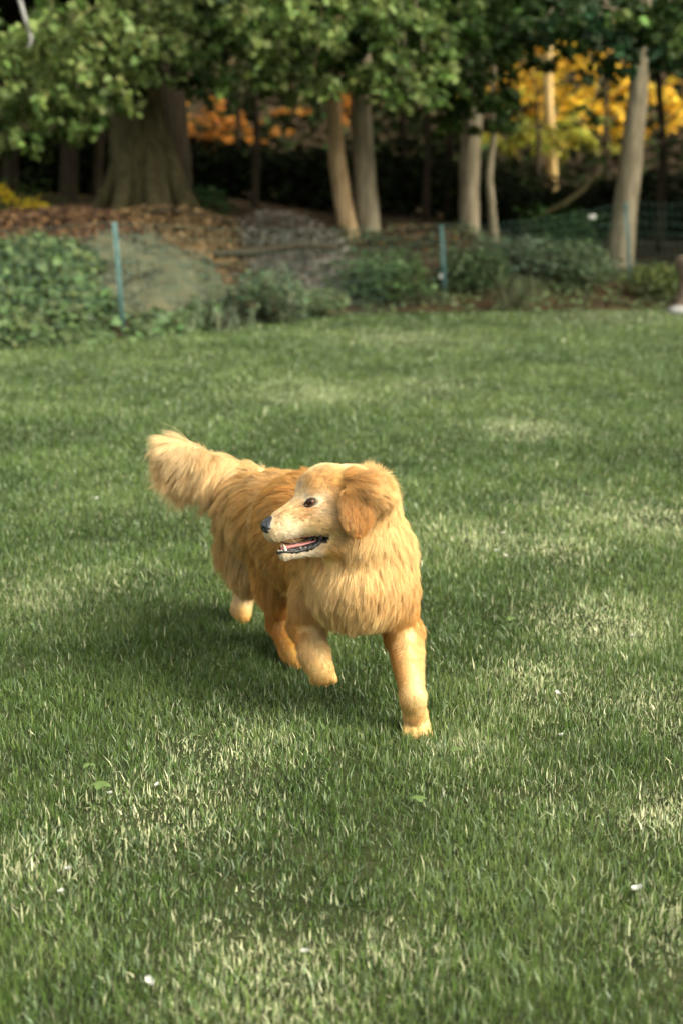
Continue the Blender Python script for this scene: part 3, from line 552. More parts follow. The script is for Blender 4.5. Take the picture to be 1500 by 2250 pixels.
AX = norm(unp(560, 1115, 4.2)*np.array([1, 1, 0])-unp(785, 1270, 3.55)*np.array([1, 1, 0]))       # chest to rump, level
SIDE = np.cross(np.array([0, 0, 1.0]), AX)             # towards image right
DN = np.array([0, 0, -1.0])
PR = []                                                # primitives: a, ra, b, rb, blend, flow, length, colour, name
def cone(a, ra, b, rb, k, flow, ln, col, grp): PR.append(dict(t='c', a=np.array(a), ra=ra, b=np.array(b), rb=rb, k=k, flow=norm(np.array(flow, float)), ln=ln, col=np.array(col), g=grp))
def ell(c, ax, r, k, flow, ln, col, grp): PR.append(dict(t='e', c=np.array(c), ax=np.array(ax), r=np.array(r), k=k, flow=norm(np.array(flow, float)), ln=ln, col=np.array(col), g=grp))
GOLD = (.69, .385, .085); DEEP = (.60, .275, .042); CREAM = (.775, .555, .25); PALE = (.81, .65, .385); WHITE = (.82, .72, .57)
BK = AX*.75+DN*.5
# trunk
cone(unp(775, 1228, 3.62), .132, unp(690, 1165, 3.85), .148, .05, BK, .045, (.70, .41, .12), 'back')
cone(unp(690, 1165, 3.85), .148, unp(610, 1140, 4.05), .124, .05, BK, .05, (.70, .43, .14), 'back')
cone(unp(610, 1140, 4.05), .124, unp(562, 1120, 4.2), .102, .05, AX*.45+DN*.8, .06, CREAM, 'rump')
cone(unp(735, 1235, 3.72), .10, unp(640, 1200, 3.98), .09, .05, AX*.4+DN*.9-SIDE*.1, .075, GOLD, 'belly')
# forechest, shoulders, neck
cone(unp(784, 1288, 3.53), .110, unp(790, 1225, 3.56), .118, .05, DN*1.0+SIDE*.1, .050, CREAM, 'chest')
cone(unp(842, 1220, 3.62), .070, unp(852, 1300, 3.56), .064, .045, DN*1.0+SIDE*.12, .045, CREAM, 'shoulder')
cone(unp(722, 1240, 3.64), .062, unp(697, 1312, 3.63), .058, .045, DN*1.0-SIDE*.1, .045, CREAM, 'shoulder')
cone(unp(795, 1195, 3.60), .100, unp(797, 1118, 3.58), .082, .05, DN*1.0+SIDE*.35+AX*.1, .045, CREAM, 'neck')
# standing foreleg (image right)
cone(unp(856, 1300, 3.56), .062, unp(886, 1390, 3.60), .042, .035, DN, .035, (.64, .33, .075), 'arm')
pw = unz(914, 1590, .022); wr = unz(906, 1536, .095)
cone(unp(886, 1390, 3.60), .042, wr, .029, .025, DN+BACK*(-.35), .026, CREAM, 'foreleg')
cone(wr, .029, pw, .030, .02, (.0, -.45, -.9), .017, CREAM, 'paw')
for sx, ex in ((-.027, 0), (-.0095, .012), (.0095, .012), (.027, 0)):
    q = pw+np.array([sx*1.0, -.036-ex, -.014]); cone(pw+np.array([sx*.6, -.002, .004]), .0165, q, .0118, .002, (sx*8, -1.0, -.25), .0065, (.70, .43, .14), 'paw')
# raised foreleg (image left)
el = unp(676, 1368, 3.68); wr2 = unp(689, 1440, 3.57); pw2 = unp(706, 1474, 3.55)
cone(unp(697, 1312, 3.63), .058, el, .045, .035, DN, .035, CREAM, 'arm')
cone(el, .044, wr2, .030, .025, DN, .030, CREAM, 'foreleg')
cone(wr2, .034, pw2, .032, .02, DN, .018, CREAM, 'paw')
for sx in (-.024, -.008, .009, .025):
    q = pw2+np.array([sx*1.0+.004, -.004, -.027+abs(sx)*.25]); cone(pw2+np.array([sx*.6, 0, 0]), .0165, q, .0118, .002, (0, -.3, -.9), .0065, GOLD, 'paw')
# hind leg, trailing (image left)
cone(unp(560, 1130, 4.2), .095, unp(548, 1195, 4.24), .078, .05, DN*1.0+AX*.45, .09, CREAM, 'thigh')
cone(unp(548, 1195, 4.24), .078, unp(556, 1245, 4.2), .052, .04, DN*1.0+AX*.35, .085, CREAM, 'thigh')
hk = unp(540, 1282, 4.40); pw3 = unz(530, 1338, .035)
cone(unp(556, 1245, 4.2), .050, hk, .032, .03, DN, .05, CREAM, 'hock')
cone(hk, .030, pw3, .030, .02, DN, .016, PALE, 'paw')
cone(pw3, .028, pw3+np.array([.01, -.045, -.012]), .021, .015, (0, -.6, -.7), .012, GOLD, 'paw')
# hind leg, stepping forward (image right of it)
cone(unp(615, 1150, 4.12), .09, unp(622, 1265, 4.02), .068, .05, DN*1.0+AX*.3, .075, GOLD, 'thigh')
hk2 = unp(618, 1362, 4.13); pw4 = unz(640, 1432, .035)
cone(unp(622, 1265, 4.02), .062, hk2, .036, .04, DN, .05, DEEP, 'hock')
cone(hk2, .033, pw4, .030, .02, DN, .02, DEEP, 'paw')
cone(pw4, .029, pw4+np.array([.015, -.05, -.012]), .022, .015, (0, -.6, -.7), .012, GOLD, 'paw')
# tail
tp = [unp(555, 1065, 4.25), unp(500, 1052, 4.28), unp(440, 1030, 4.28), unp(402, 1008, 4.26), unp(374, 992, 4.24)]
tr = [.058, .050, .048, .044, .030]
for i in range(4):
    f = norm(tp[i+1]-tp[i]); cone(tp[i], tr[i], tp[i+1], tr[i+1], .03, f*.6+DN*(.8, 1.1, .95, .6)[i], (.065, .105, .10, .07)[i], (CREAM, (.78, .56, .27), (.79, .59, .31), (.79, .60, .32))[i], 'tail')
# head
hback = -HF
cone(head(760, 1090, 0), .074, head(715, 1082, 0), .064, .03, hback+HU*.0, .016, CREAM, 'skull')
for mir in (False, True):
    cone(head(698, 1074, .026, mir), .030, head(722, 1058, .03, mir), .034, .025, hback, .012, CREAM, 'brow')
    cone(head(738, 1135, .034, mir), .046, head(700, 1140, .026, mir), .040, .03, hback+HU*-.35, .022, CREAM, 'cheek')
    cone(head(668, 1146, .017, mir), .031, head(608, 1166, .010, mir), .0215, .02, hback+HU*-.3, .011, PALE, 'muzzle')
cone(head(690, 1116, 0), .046, head(622, 1148, 0), .028, .03, hback, .011, PALE, 'muzzle')
cone(head(728, 1185, 0), .040, head(692, 1197, 0), .024, .02, hback+HU*-.4, .022, CREAM, 'jaw')
cone(head(692, 1198, 0), .026, head(627, 1216, 0), .0138, .012, hback+HU*-.3, .011, WHITE, 'jaw')
cone(head(788, 1115, -.01), .076, head(778, 1180, -.01), .070, .04, DN*1.0+SIDE*.5, .040, CREAM, 'neck')
for mir in (False, True):
    e0, e1, e2 = head(772, 1052, .060, mir), head(797, 1078, .090, mir), head(788, 1140, .092, mir)
    s = -1 if mir else 1
    ed = norm(head(786, 1160, .09, mir)-head(786, 1070, .088, mir)); en = HL*s+ed*.1; en = norm(en-ed*en.dot(ed)); ex_ = np.cross(ed, en)
    ell(head(783, 1118, .092, mir), np.stack([ex_, ed, en]), (.046, .062, .0135), .006, ed*1.0, .018, (.56, .27, .06), 'ear')
    cone(head(762, 1056, .066, mir), .020, head(800, 1068, .092, mir), .024, .014, ed*.35+hback*1.0, .048, (.66, .38, .12), 'eartop')
    cone(head(800, 1068, .092, mir), .024, head(826, 1092, .092, mir), .022, .014, ed*.55+hback*.9, .052, CREAM, 'eartop')

def sd_cone(P, p):
    a, b, r1, r2 = p['a'], p['b'], p['ra'], p['rb']
    ba = b-a; l2 = ba.dot(ba); rr = r1-r2; a2 = l2-rr*rr; il2 = 1/l2
    pa = P-a; y = pa @ ba; z = y-l2; x2 = ((pa*l2 - y[..., None]*ba)**2).sum(-1)
    y2 = y*y*l2; z2 = z*z*l2; k = np.sign(rr)*rr*rr*x2
    c1 = np.sign(z)*a2*z2 > k; c2 = np.sign(y)*a2*y2 < k
    return np.where(c1, np.sqrt(x2+z2)*il2-r2, np.where(c2, np.sqrt(x2+y2)*il2-r1, (np.sqrt(x2*a2*il2)+y*rr)*il2-r1))
def sd_ell(P, p):
    q = (P-p['c']) @ p['ax'].T; k0 = np.linalg.norm(q/p['r'], axis=-1); k1 = np.linalg.norm(q/p['r']**2, axis=-1)
    return k0*(k0-1)/np.maximum(k1, 1e-6)
def sdp(P, p): return sd_cone(P, p) if p['t'] == 'c' else sd_ell(P, p)
def smin(a, b, k):
    h = np.clip(.5+.5*(b-a)/k, 0, 1); return b+(a-b)*h - k*h*(1-h)
def field(lo, hi, vox, prims, subs=()):
    n = np.ceil((hi-lo)/vox).astype(int)+1
    ax = [lo[i]+vox*np.arange(n[i]) for i in range(3)]; val = np.full(n, .5, np.float32)
    for p in prims:
        if p['t'] == 'c': bl = np.minimum(p['a']-p['ra'], p['b']-p['rb']); bh = np.maximum(p['a']+p['ra'], p['b']+p['rb'])
        else: bl = p['c']-p['r'].max(); bh = p['c']+p['r'].max()
        m = p['k']+.03
        s = [slice(max(0, int((bl[i]-m-lo[i])/vox)), min(n[i], int((bh[i]+m-lo[i])/vox)+2)) for i in range(3)]
        if any(q.stop <= q.start for q in s): continue
        G = np.stack(np.meshgrid(*[ax[i][s[i]] for i in range(3)], indexing='ij'), -1)
        val[tuple(s)] = smin(val[tuple(s)], sdp(G, p), p['k'])
    for fn, bl, bh in subs:
        s = [slice(max(0, int((bl[i]-lo[i])/vox)), min(n[i], int((bh[i]-lo[i])/vox)+2)) for i in range(3)]
        G = np.stack(np.meshgrid(*[ax[i][s[i]] for i in range(3)], indexing='ij'), -1)
        val[tuple(s)] = np.maximum(val[tuple(s)], -fn(G))
    return val
def surface_nets(val, lo, vox):
    s = val < 0; n = np.array(val.shape)-1
    c = [(i, j, k) for i in (0, 1) for j in (0, 1) for k in (0, 1)]
    tot = sum(s[o[0]:o[0]+n[0], o[1]:o[1]+n[1], o[2]:o[2]+n[2]].astype(np.int8) for o in c)
    act = (tot > 0) & (tot < 8); ii = np.argwhere(act); idx = np.full(n, -1, np.int32); idx[act] = np.arange(len(ii))
    cv = {o: val[ii[:, 0]+o[0], ii[:, 1]+o[1], ii[:, 2]+o[2]] for o in c}
    acc = np.zeros((len(ii), 3)); cnt = np.zeros(len(ii))
    for a in c:
        for d in range(3):
            if a[d]: continue
            b = list(a); b[d] = 1; va, vb = cv[a], cv[tuple(b)]; cr = (va < 0) != (vb < 0)
            t = np.where(cr, va/np.where(cr, va-vb, 1), 0)
            for q in range(3): acc[:, q] += np.where(cr, a[q]+(t if q == d else 0), 0)
            cnt += cr
    V = lo+vox*(ii+acc/cnt[:, None]); Q = []
    for d in range(3):
        u, w = (d+1) % 3, (d+2) % 3
        sl0 = [slice(0, val.shape[q]) for q in range(3)]; sl1 = list(sl0); sl0[d] = slice(0, -1); sl1[d] = slice(1, None)
        A, B = s[tuple(sl0)], s[tuple(sl1)]; E = np.argwhere(A != B)
        E = E[(E[:, u] > 0) & (E[:, w] > 0) & (E[:, u] < n[u]) & (E[:, w] < n[w])]
        fl = A[tuple(E.T)]; eu = np.eye(3, dtype=int)[u]; ew = np.eye(3, dtype=int)[w]
        q = np.stack([idx[tuple((E-eu-ew).T)], idx[tuple((E-ew).T)], idx[tuple(E.T)], idx[tuple((E-eu).T)]], -1)
        q[~fl] = q[~fl][:, ::-1]; Q.append(q)
    Q = np.vstack(Q); return V, Q[(Q >= 0).all(1)]

# the open mouth is cut out between the jaws
MC = hloc(706, 1181, 0); MT = hloc(600, 1200, 0)
mdir = norm((MT-MC)*np.array([1, 0, 1])); mup = np.array([-mdir[2], 0, mdir[0]]); mup = mup if mup[2] > 0 else -mup
def tohead(P): q = P-HO; return np.stack([q @ HF, q @ HL, q @ HU], -1)
def mouth(P):
    q = tohead(P)-MC; x = q @ mdir; z = q @ mup
    return np.maximum(np.maximum(np.maximum(-x, x-.135), np.abs(q[..., 1])-.05), np.abs(z+.002) - (.0035 + .055*np.clip(x, 0, .06)))
HP = [p for p in PR if p['g'] in ('skull', 'brow', 'cheek', 'muzzle', 'jaw')]
def surf(px, py, out=0.0):                             # head-local skin point seen there on its left side
    ys = np.linspace(.09, -.01, 140); P = np.array([hw(hloc(px, py, y)) for y in ys]); v = np.full(len(ys), .5)
    for p in HP: v = smin(v, sdp(P, p), p['k'])
    k = np.argmax(v < 0); y = ys[k] if (v < 0).any() else ys[np.argmin(v)]; return hloc(px, py, y+out)
eyeL = surf(687, 1104); eyes = [hw(eyeL), hw(eyeL*np.array([1, -1, 1]))]
subs = [(mouth, HO-.25, HO+.25)]
VOX = .0041
allp = np.vstack([np.vstack([p['a']-p['ra'], p['a']+p['ra'], p['b']-p['rb'], p['b']+p['rb']]) if p['t'] == 'c' else np.vstack([p['c']-.08, p['c']+.08]) for p in PR])
blo, bhi = allp.min(0)-.03, allp.max(0)+.03
# trunk and limbs at one pitch, the head region finer by a second pass welded in the field
fld = field(blo, bhi, VOX, PR, subs)
BV, BQ = surface_nets(fld, blo, VOX)
def vnormals(V, Q):
    fn = np.cross(V[Q[:, 2]]-V[Q[:, 0]], V[Q[:, 3]]-V[Q[:, 1]]); N = np.zeros_like(V)
    for k in range(4): np.add.at(N, Q[:, k], fn)
    return norm(N)
def relax(V, Q, it, lam=.5):
    a = np.concatenate([Q[:, [0, 1]], Q[:, [1, 2]], Q[:, [2, 3]], Q[:, [3, 0]]])
    for _ in range(it):
        S = np.zeros_like(V); c = np.zeros(len(V)); np.add.at(S, a[:, 0], V[a[:, 1]]); np.add.at(S, a[:, 1], V[a[:, 0]])
        np.add.at(c, a[:, 0], 1); np.add.at(c, a[:, 1], 1); V = V+lam*(S/c[:, None]-V)
    return V
BV = relax(BV, BQ, 2); BN = vnormals(BV, BQ)

# groom: weights of the primitives give every skin vertex a lie, length and colour
dist = np.stack([sdp(BV, p) for p in PR], 1)
wgt = np.exp(-np.clip(dist, -.01, .3)/.010); wgt /= wgt.sum(1, keepdims=True)
flow = norm(wgt @ np.stack([p['flow'] for p in PR])); ln = wgt @ np.array([p['ln'] for p in PR]); colr = wgt @ np.stack([p['col'] for p in PR])
HLc = tohead(BV)
def gof(name): return wgt[:, [i for i, p in enumerate(PR) if p['g'] == name]].sum(1)
def dab(px, py, y, r, col, st=1.0, both=True):         # a patch of coat colour on the head
    global colr
    l = hloc(px, py, y); d = np.linalg.norm(HLc-l, axis=1)
    if both: d = np.minimum(d, np.linalg.norm(HLc-l*np.array([1, -1, 1]), axis=1))
    w = (np.exp(-(d/r)**2)*st)[:, None]; colr = colr*(1-w)+np.array(col)*w
# back line darker gold, flank feather deep, chest pale in front
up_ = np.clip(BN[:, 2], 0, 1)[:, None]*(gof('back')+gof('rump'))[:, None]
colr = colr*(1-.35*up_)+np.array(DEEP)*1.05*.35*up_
dab(655, 1100, 0, .030, GOLD, .0)
for a in ((628, 1132, .015, .022, (.60, .33, .10), .75), (660, 1128, .04, .024, (.54, .27, .08), .75), (614, 1143, .02, .015, (.30, .14, .05), .75),
          (705, 1055, .04, .028, DEEP, .8), (735, 1065, .055, .032, GOLD, .85), (668, 1058, .014, .014, DEEP, .6), (690, 1078, .03, .010, DEEP, .7),
          (720, 1110, .06, .035, (.74, .55, .32), .6), (700, 1125, .05, .020, WHITE, .75), (705, 1092, .05, .014, WHITE, .95), (672, 1094, .035, .015, WHITE, .9),
          (660, 1075, .012, .014, WHITE, .6), (695, 1040, .005, .03, PALE, .6), (735, 1020, 0, .045, PALE, .75), (640, 1175, .03, .026, WHITE, .7), (612, 1172, .02, .02, WHITE, .6),
          (745, 1150, .06, .035, (.64, .44, .21), .6), (690, 1210, .02, .022, WHITE, .7), (728, 1215, .02, .03, GOLD, .9), (640, 1222, .0, .02, WHITE, .7)):
    dab(*a)
def n3d(P, f, s): return (vnoise(P[:, 0]*f+P[:, 2]*f*.7, P[:, 1]*f-P[:, 2]*f*.6, s)+vnoise(P[:, 2]*f+7, P[:, 0]*f*.8-P[:, 1]*f*.5, s+9))/2
offh = sstep(.16, .24, np.linalg.norm(HLc, axis=1))[:, None]
nv_ = (n3d(BV, 14, 3)-.5)[:, None]*2*offh; colr = np.where(nv_ > 0, colr+nv_*.5*(np.array(PALE)-colr), colr+(-nv_)*.28*(np.array(DEEP)-colr))
flow = norm(flow + offh*.75*np.stack([n3d(BV, 9, 21)-.5, n3d(BV, 9, 33)-.5, n3d(BV, 9, 45)-.5], 1))
inn = (np.clip(-BN[:, 0]+.25, 0, 1)*(gof('foreleg')+gof('arm')*1.0))[:, None]; colr = colr+np.clip(inn, 0, 1)*.85*(np.array(DEEP)-colr)  # left sides of the forelegs deepened in colour as shade
blk = np.zeros(len(BV))                                # bare dark skin: lips, mouth, eye rims
q = HLc-MC; mx_, mz_ = q @ mdir, q @ mup
inm = (mx_ > -.006) & (mx_ < .14) & (np.abs(mz_) < .0065+.06*np.clip(mx_, 0, .06)) & (np.abs(HLc[:, 1]) < .05)
lowlip = (np.abs(HLc[:, 1]) < .05) & (mx_ > -.002) & (mx_ < .14) & (mz_ < 0) & (mz_ > -.013-.055*np.clip(mx_, 0, .06))
for e in (eyeL, eyeL*np.array([1, -1, 1])):
    d = HLc-e; blk = np.maximum(blk, np.exp(-((d[:, 0]/.0155)**2+(d[:, 2]/.0105)**2)**2*1.0)*(np.linalg.norm(d, axis=1) < .03))
blk[inm | lowlip] = 1
ln = ln*(1-np.clip(blk*1.3, 0, 1))
nl = hloc(590, 1152, 0); nd = np.linalg.norm((HLc-nl)*np.array([1, .9, 1]), axis=1); ln[nd < .0195] = 0
# fur grows longer behind the legs, shorter in front
legs = gof('foreleg'); behind = np.clip(BN @ norm(np.array([.25, .95, 0])), 0, 1); ln = ln + legs*behind*.045
ln = np.where(legs > .5, np.maximum(ln - legs*np.clip(-(BN @ norm(np.array([.25, .95, 0]))), 0, 1)*.012, .018), ln)
zt = np.clip((BV[:, 2]-.03)/.17, .5, 1); ln = np.where((legs > .3) & (BN @ np.array([.25, .95, 0]) < .5), ln*zt, ln)
colr = colr + (legs*behind)[:, None]*.6*(np.array(PALE)-colr)
ln = ln*(1-.55*sstep(.45, .9, -BN[:, 2])*(gof('chest')+gof('shoulder')))
skin = colr*(.72+.25*sstep(.24, .18, np.linalg.norm(HLc, axis=1)))[:, None]; skin = skin*(1-blk[:, None])+np.array([.012, .010, .010])*blk[:, None]
ins = inm & (np.abs(HLc[:, 1]) < .012); skin[ins] = (.10, .03, .03)
mskin = mat('dog_skin', rough=.55, spec=.35, tint=True)
dog = empty('dog', (float(unz(800, 1480, 0)[0]), float(unz(800, 1480, 0)[1]), 0), 'golden retriever walking on the lawn with one forepaw lifted, head turned aside', 'dog')
body = mesh_obj('body', BV, BQ, mskin, dog, True, skin)

# ---- fur strands
def make_fur(n_clumps_per, N):
    tri = np.vstack([BQ[:, [0, 1, 2]], BQ[:, [0, 2, 3]]])
    A = np.linalg.norm(np.cross(BV[tri[:, 1]]-BV[tri[:, 0]], BV[tri[:, 2]]-BV[tri[:, 0]]), axis=1)
    lt = ln[tri].mean(1); hd = sstep(.26, .2, np.linalg.norm(BV[tri[:, 0]]-HO, axis=1))
    face = BN[tri[:, 0]] @ BACK
    pr = A*np.where(lt < .002, 0, 1)*(1+3.5*hd)*np.where(face < -.45, .45, 1)
    t = R.choice(len(tri), N, p=pr/pr.sum()); u = R.random((N, 2)); fl = u.sum(1) > 1; u[fl] = 1-u[fl]
    bc = np.stack([1-u.sum(1), u[:, 0], u[:, 1]], -1); T = tri[t]
    ip = lambda a: (a[T]*(bc[..., None] if a.ndim == 2 else bc)).sum(1)
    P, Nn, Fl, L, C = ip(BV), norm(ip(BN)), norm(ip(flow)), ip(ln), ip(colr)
    K = L > .002; P, Nn, Fl, L, C = P[K], Nn[K], Fl[K], L[K], C[K]; n = len(P)
    # two levels of locks
    def locks(m):
        sel = R.choice(n, m, replace=False); kd = kdtree.KDTree(m)
        for i, s in enumerate(sel): kd.insert(P[s], i)
        kd.balance(); nn = np.array([kd.find(p)[1] for p in P]); return sel, nn
    s1, c1 = locks(int(n/60)); s2, c2 = locks(int(n/16))
    def wob(m, sc): return R.normal(0, sc, (m, 3))
    dt = (Fl*Nn).sum(1, keepdims=True); Tn = norm(Fl - dt*Nn*np.where(dt < 0, 1.0, .85) + HU*.12*sstep(.2, .15, np.linalg.norm(P-HO, axis=1))[:, None])
    w1 = wob(len(s1), .075)[c1]; w2 = wob(len(s2), .05)[c2]
    longn = sstep(.02, .07, L)[:, None]
    lift = (.20-.02*longn[:, 0]+R.normal(0, .07, n))[:, None]
    d0 = norm(Tn + Nn*lift + (w1*(.5+.9*longn)) + w2*(.6+.5*longn) + R.normal(0, .05, (n, 3)))
    L = L*np.clip(R.normal(.95, .14, n)+R.normal(0, .12, n)*(L > .06), .4, 1.5)*(R.uniform(.92, 1.08, len(s1))[c1])
    grav = np.array([0, 0, -1.0])
    pts = np.zeros((n, 6, 3)); pts[:, 0] = P-Nn*.0015; d = d0
    bend = R.normal(0, .22, (len(s1), 3))[c1]*longn
    for k in range(1, 6):
        pts[:, k] = pts[:, k-1]+d*(L/5)[:, None]
        d = norm(d + grav*(.10*longn) - Nn*(.05+.02*longn) + bend*np.sin(k*1.4+R.uniform(0, 6, len(s1))[c1])[:, None]*.35)
    # pull strands towards their lock's middle strand
    cl = (np.linspace(0, 1, 6)**1.3)[None, :, None]
    for sel, cc, st in ((s2, c2, .36), (s1, c1, .16)):
        off = pts[sel][cc]+ (P-P[sel][cc])[:, None]*.25
        m = (np.abs(L-L[sel][cc]) < .03)[:, None, None]; far = np.linalg.norm(P-P[sel][cc], axis=1)[:, None, None] < .03
        pts = pts + (off-pts)*cl*st*longn[:, :, None]*m*far
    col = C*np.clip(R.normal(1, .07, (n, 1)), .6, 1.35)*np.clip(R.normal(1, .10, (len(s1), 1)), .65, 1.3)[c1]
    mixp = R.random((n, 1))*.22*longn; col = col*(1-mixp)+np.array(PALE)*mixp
    hc = bpy.data.hair_curves.new('fur'); hc.add_curves([6]*n)
    loc = np.array(dog.location)
    hc.points.foreach_set('position', (pts.reshape(-1, 3)-loc).astype(np.float32).ravel())
    ra = np.array([1, .95, .85, .7, .48, .12])[None]*(np.where(L > .024, .00040, .00031))[:, None]
    a = hc.attributes.get('radius') or hc.attributes.new('radius', 'FLOAT', 'POINT'); a.data.foreach_set('value', ra.astype(np.float32).ravel())
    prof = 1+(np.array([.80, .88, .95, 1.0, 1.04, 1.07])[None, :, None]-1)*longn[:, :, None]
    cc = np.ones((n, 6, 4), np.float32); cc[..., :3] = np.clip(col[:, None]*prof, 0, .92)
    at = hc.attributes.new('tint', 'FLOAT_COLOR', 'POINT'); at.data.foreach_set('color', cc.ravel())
    m = bpy.data.materials.new('golden_fur'); m.use_nodes = True; nn = m.node_tree.nodes; Lk = m.node_tree.links
    nn.remove(nn['Principled BSDF']); at_ = nn.new('ShaderNodeAttribute'); at_.attribute_name = 'tint'
    df = nn.new('ShaderNodeBsdfDiffuse'); tl = nn.new('ShaderNodeBsdfTranslucent'); gl = nn.new('ShaderNodeBsdfHair'); gl.component = 'Reflection'
    gl.inputs['RoughnessU'].default_value = .35; gl.inputs['RoughnessV'].default_value = .6; gl.inputs['Color'].default_value = (.75, .62, .45, 1)
    m1 = nn.new('ShaderNodeMixShader'); m1.inputs[0].default_value = .35; m2 = nn.new('ShaderNodeMixShader'); m2.inputs[0].default_value = .10
    Lk.new(at_.outputs['Color'], df.inputs[0]); Lk.new(at_.outputs['Color'], tl.inputs[0])
    Lk.new(df.outputs[0], m1.inputs[1]); Lk.new(tl.outputs[0], m1.inputs[2]); Lk.new(m1.outputs[0], m2.inputs[1]); Lk.new(gl.outputs[0], m2.inputs[2])
    Lk.new(m2.outputs[0], nn['Material Output'].inputs[0]); hc.materials.append(m)
    o = bpy.data.objects.new('fur', hc); COL.objects.link(o); o.parent = dog
    return o
make_fur(0, 470000)

# ---- nose, eyes, lips, tongue, teeth
mnose = mat('nose_leather', (.012, .013, .015), .32, .55, noise=(160, (.009, .010, .012), (.022, .024, .027)), bump=.25)
mlip = mat('lip_skin', (.012, .011, .012), .2, .8, noise=(60, (.008, .008, .009), (.03, .027, .027)), bump=.5)
NP = []
def nz(px, py, y, r, k=.005): NP.append(dict(t='c', a=head(px, py, y), ra=r, b=head(px+6, py+2, y*.8), rb=r*.9, k=k))
nz(605, 1154, 0, .0215); nz(600, 1152, 0, .0205); nz(593, 1155, 0, .0185); nz(593, 1160, .0125, .0128); NP.append(dict(t='c', a=hw(hloc(592, 1157, .0115)*np.array([1, -1, 1])), ra=.0115, b=hw(hloc(600, 1158, .010)*np.array([1, -1, 1])), rb=.0105, k=.005))
nz(604, 1172, 0, .011)
nost = []
for sgn in (1, -1):
    l = hloc(582, 1160, .0130); l2 = hloc(598, 1165, .0235); l = l*np.array([1, sgn, 1]); l2 = l2*np.array([1, sgn, 1])
    nost.append(((lambda a, b: (lambda G: sd_cone(G, dict(a=a, b=b, ra=.0046, rb=.0026))))(hw(l), hw(l2)), HO-.3, HO+.3))
nlo = head(594, 1150, 0)-.045; nhi = head(594, 1150, 0)+.045
fv = field(nlo, nhi, .0014, NP, [(f, nlo, nhi) for f, _, _ in nost])
NV, NQ = surface_nets(fv, nlo, .0014); mesh_obj('nose', relax(NV, NQ, 2), NQ, mnose, dog, True)
def uvball(c, r, ax, nu=24, nv=16):
    th = np.linspace(0, math.pi, nv)[:, None]; ph = np.linspace(0, 2*math.pi, nu, endpoint=False)[None]
    S = np.stack([np.cos(th)+0*ph, np.sin(th)*np.cos(ph), np.sin(th)*np.sin(ph)], -1)*np.asarray(r)
    V = c + S.reshape(-1, 3) @ ax; i = np.arange(nv-1)[:, None]*nu; j = np.arange(nu)[None]; j2 = (j+1) % nu
    return V, np.stack([i+j, i+j2, i+nu+j2, i+nu+j], -1).reshape(-1, 4)
def eye_mats():
    w = mat('eye_white', (.22, .17, .13), .3, .1, coat=.25); ir = mat('iris', (.075, .028, .010), .3, .05, coat=.3); pu = mat('pupil', (.003, .003, .003), .3, .05, coat=.35)
    return w, ir, pu
EW, EI, EP = eye_mats(); mlid = mat('eyelid', (.02, .015, .013), .5, .4)
for sgn in (1, -1):
    c = eyeL*np.array([1, sgn, 1])-np.array([0, sgn*.0085, 0])
    gz = norm(np.array([.36, sgn*.93, .02])); sx = norm(np.cross(np.array([0, 0, 1.0]), gz)); up2 = np.cross(gz, sx)
    toW = np.stack([HF, HL, HU]); A = np.stack([gz, sx, up2]) @ toW
    V, F = uvball(hw(c), (.0125, .0125, .0125), A); eb = mesh_obj('eye', V, F, EW, dog, True)
    V, F = uvball(hw(c+gz*.0062), (.0072, .0108, .0108), A); mesh_obj('iris', V, F, EI, eb, True)
    V, F = uvball(hw(c+gz*.0106), (.0036, .0052, .0052), A); mesh_obj('pupil', V, F, EP, eb, True)
    # almond eyelid rim
    tt = np.linspace(0, 2*math.pi, 29); out = norm(np.array([.28, sgn*.96, 0])); sx = np.array([out[1]*sgn, -out[0]*sgn, 0])*1.0
    rim = [c + sx*(.0150*math.cos(a)+.001) + np.array([0, 0, 1])*(.0088*math.sin(a)*(1-.25*abs(math.cos(a))) - .0035*math.cos(a)) + out*(.0112-.0058*math.cos(a)**2) for a in tt]
    mb = MB(); mb.tube(hw(np.array(rim)), .0023, 7, 0, cap=False); mb.build('eyelid', mlid, dog)
def hpath(L): return np.array([head(*p) for p in L])
for sgn in (1, -1):
    def hp(L): return np.array([hw(hloc(*p)*np.array([1, sgn, 1])) for p in L])
    def hs(L): return np.array([hw(surf(px, py, o)*np.array([1, sgn, 1])) for px, py, o in L])
    lp = curve_pts(np.vstack([hs([(706, 1175, -.002), (703, 1189, -.002), (690, 1200, -.002), (672, 1206, -.002), (650, 1210, -.001), (630, 1211, 0)]), hp([(616, 1212, .006), (612, 1212, 0)])]), 34)
    mb = MB(); mb.tube(lp, np.interp(np.linspace(0, 1, 34), [0, .15, .4, .7, 1], [.0035, .0062, .0062, .0036, .0026]), 9, .8); mb.build('lower_lip', mlip, dog)
    lp = curve_pts(np.vstack([hs([(707, 1174, -.001), (690, 1181, -.003), (665, 1189, -.003), (640, 1194, -.003), (622, 1191, -.003)]), hp([(607, 1182, .006), (604, 1180, 0)])]), 26)
    mb = MB(); mb.tube(lp, np.interp(np.linspace(0, 1, 26), [0, .3, 1], [.0032, .0010, .0014]), 7, .3); mb.build('upper_lip', mlip, dog)
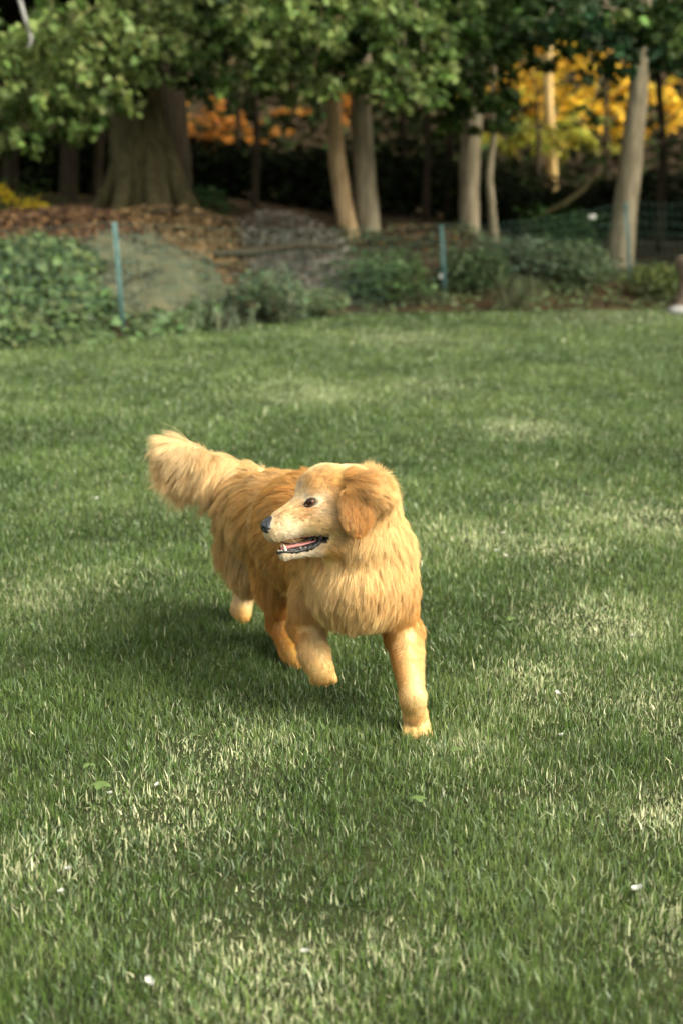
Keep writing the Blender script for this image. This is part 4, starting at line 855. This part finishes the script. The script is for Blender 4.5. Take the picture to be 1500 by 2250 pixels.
mtong = mat('tongue_flesh', (.50, .19, .17), .35, .5, noise=(70, (.46, .16, .15), (.58, .25, .22)), bump=.2)
tl = curve_pts(np.array([hloc(705, 1187, 0), hloc(680, 1193, 0), hloc(655, 1198, 0), hloc(632, 1202, 0), hloc(618, 1205, 0)]), 16)
mb = MB(); th = np.linspace(0, 2*math.pi, 14, endpoint=False); wd = np.interp(np.linspace(0, 1, 16), [0, .6, .9, 1], [.021, .018, .013, .005])
TV = np.array([[p + np.array([0, math.cos(a)*w, math.sin(a)*.006-.003*math.cos(a)**0*(1-abs(math.cos(a))*.6)+.002]) for a in th] for p, w in zip(tl, wd)]).reshape(-1, 3)
i = np.arange(15)[:, None]*14; j = np.arange(14)[None]; j2 = (j+1) % 14
mb.add(hw(TV), np.stack([i+j, i+j2, i+14+j2, i+14+j], -1).reshape(-1, 4)); mb.build('tongue', mtong, dog)
mtooth = mat('tooth_enamel', (.72, .66, .50), .25, .5)
def tooth(px, py, y, h, r, mir):
    b = hloc(px, py, y)*np.array([1, -1 if mir else 1, 1]); k = np.linspace(0, 1, 6)
    P = np.array([b + np.array([.15*h*t*t, 0, h*t-.003]) for t in k]); mb = MB(); mb.tube(hw(P), r*(1-k**1.8*.9), 8); mb.build('tooth', mtooth, dog)
for mir in (False, True):
    tooth(630, 1208, .011, .019, .0042, mir)
    for px, py, y in ((623, 1210, .0075), (619, 1211, .005), (616, 1211, .002)): tooth(px, py, y, .008, .0024, mir)
    for px, py, y in ((646, 1206, .013), (657, 1203, .015)): tooth(px, py, y, .006, .003, mir)
# whiskers
mw = mat('whisker', (.75, .68, .55), .4, .4)
for k in range(9):
    a = surf(R.uniform(618, 650), R.uniform(1168, 1186)); P = [a]; d = norm(np.array([-.25+.3*R.random(), .8, -.5+.5*R.random()]))
    for s in range(6): P.append(P[-1]+d*.007); d = norm(d+np.array([-.12, 0, -.10]))
    mb = MB(); mb.tube(hw(np.array(P)), np.linspace(.00022, .00008, 7), 3); mb.build('whisker', mw, dog)
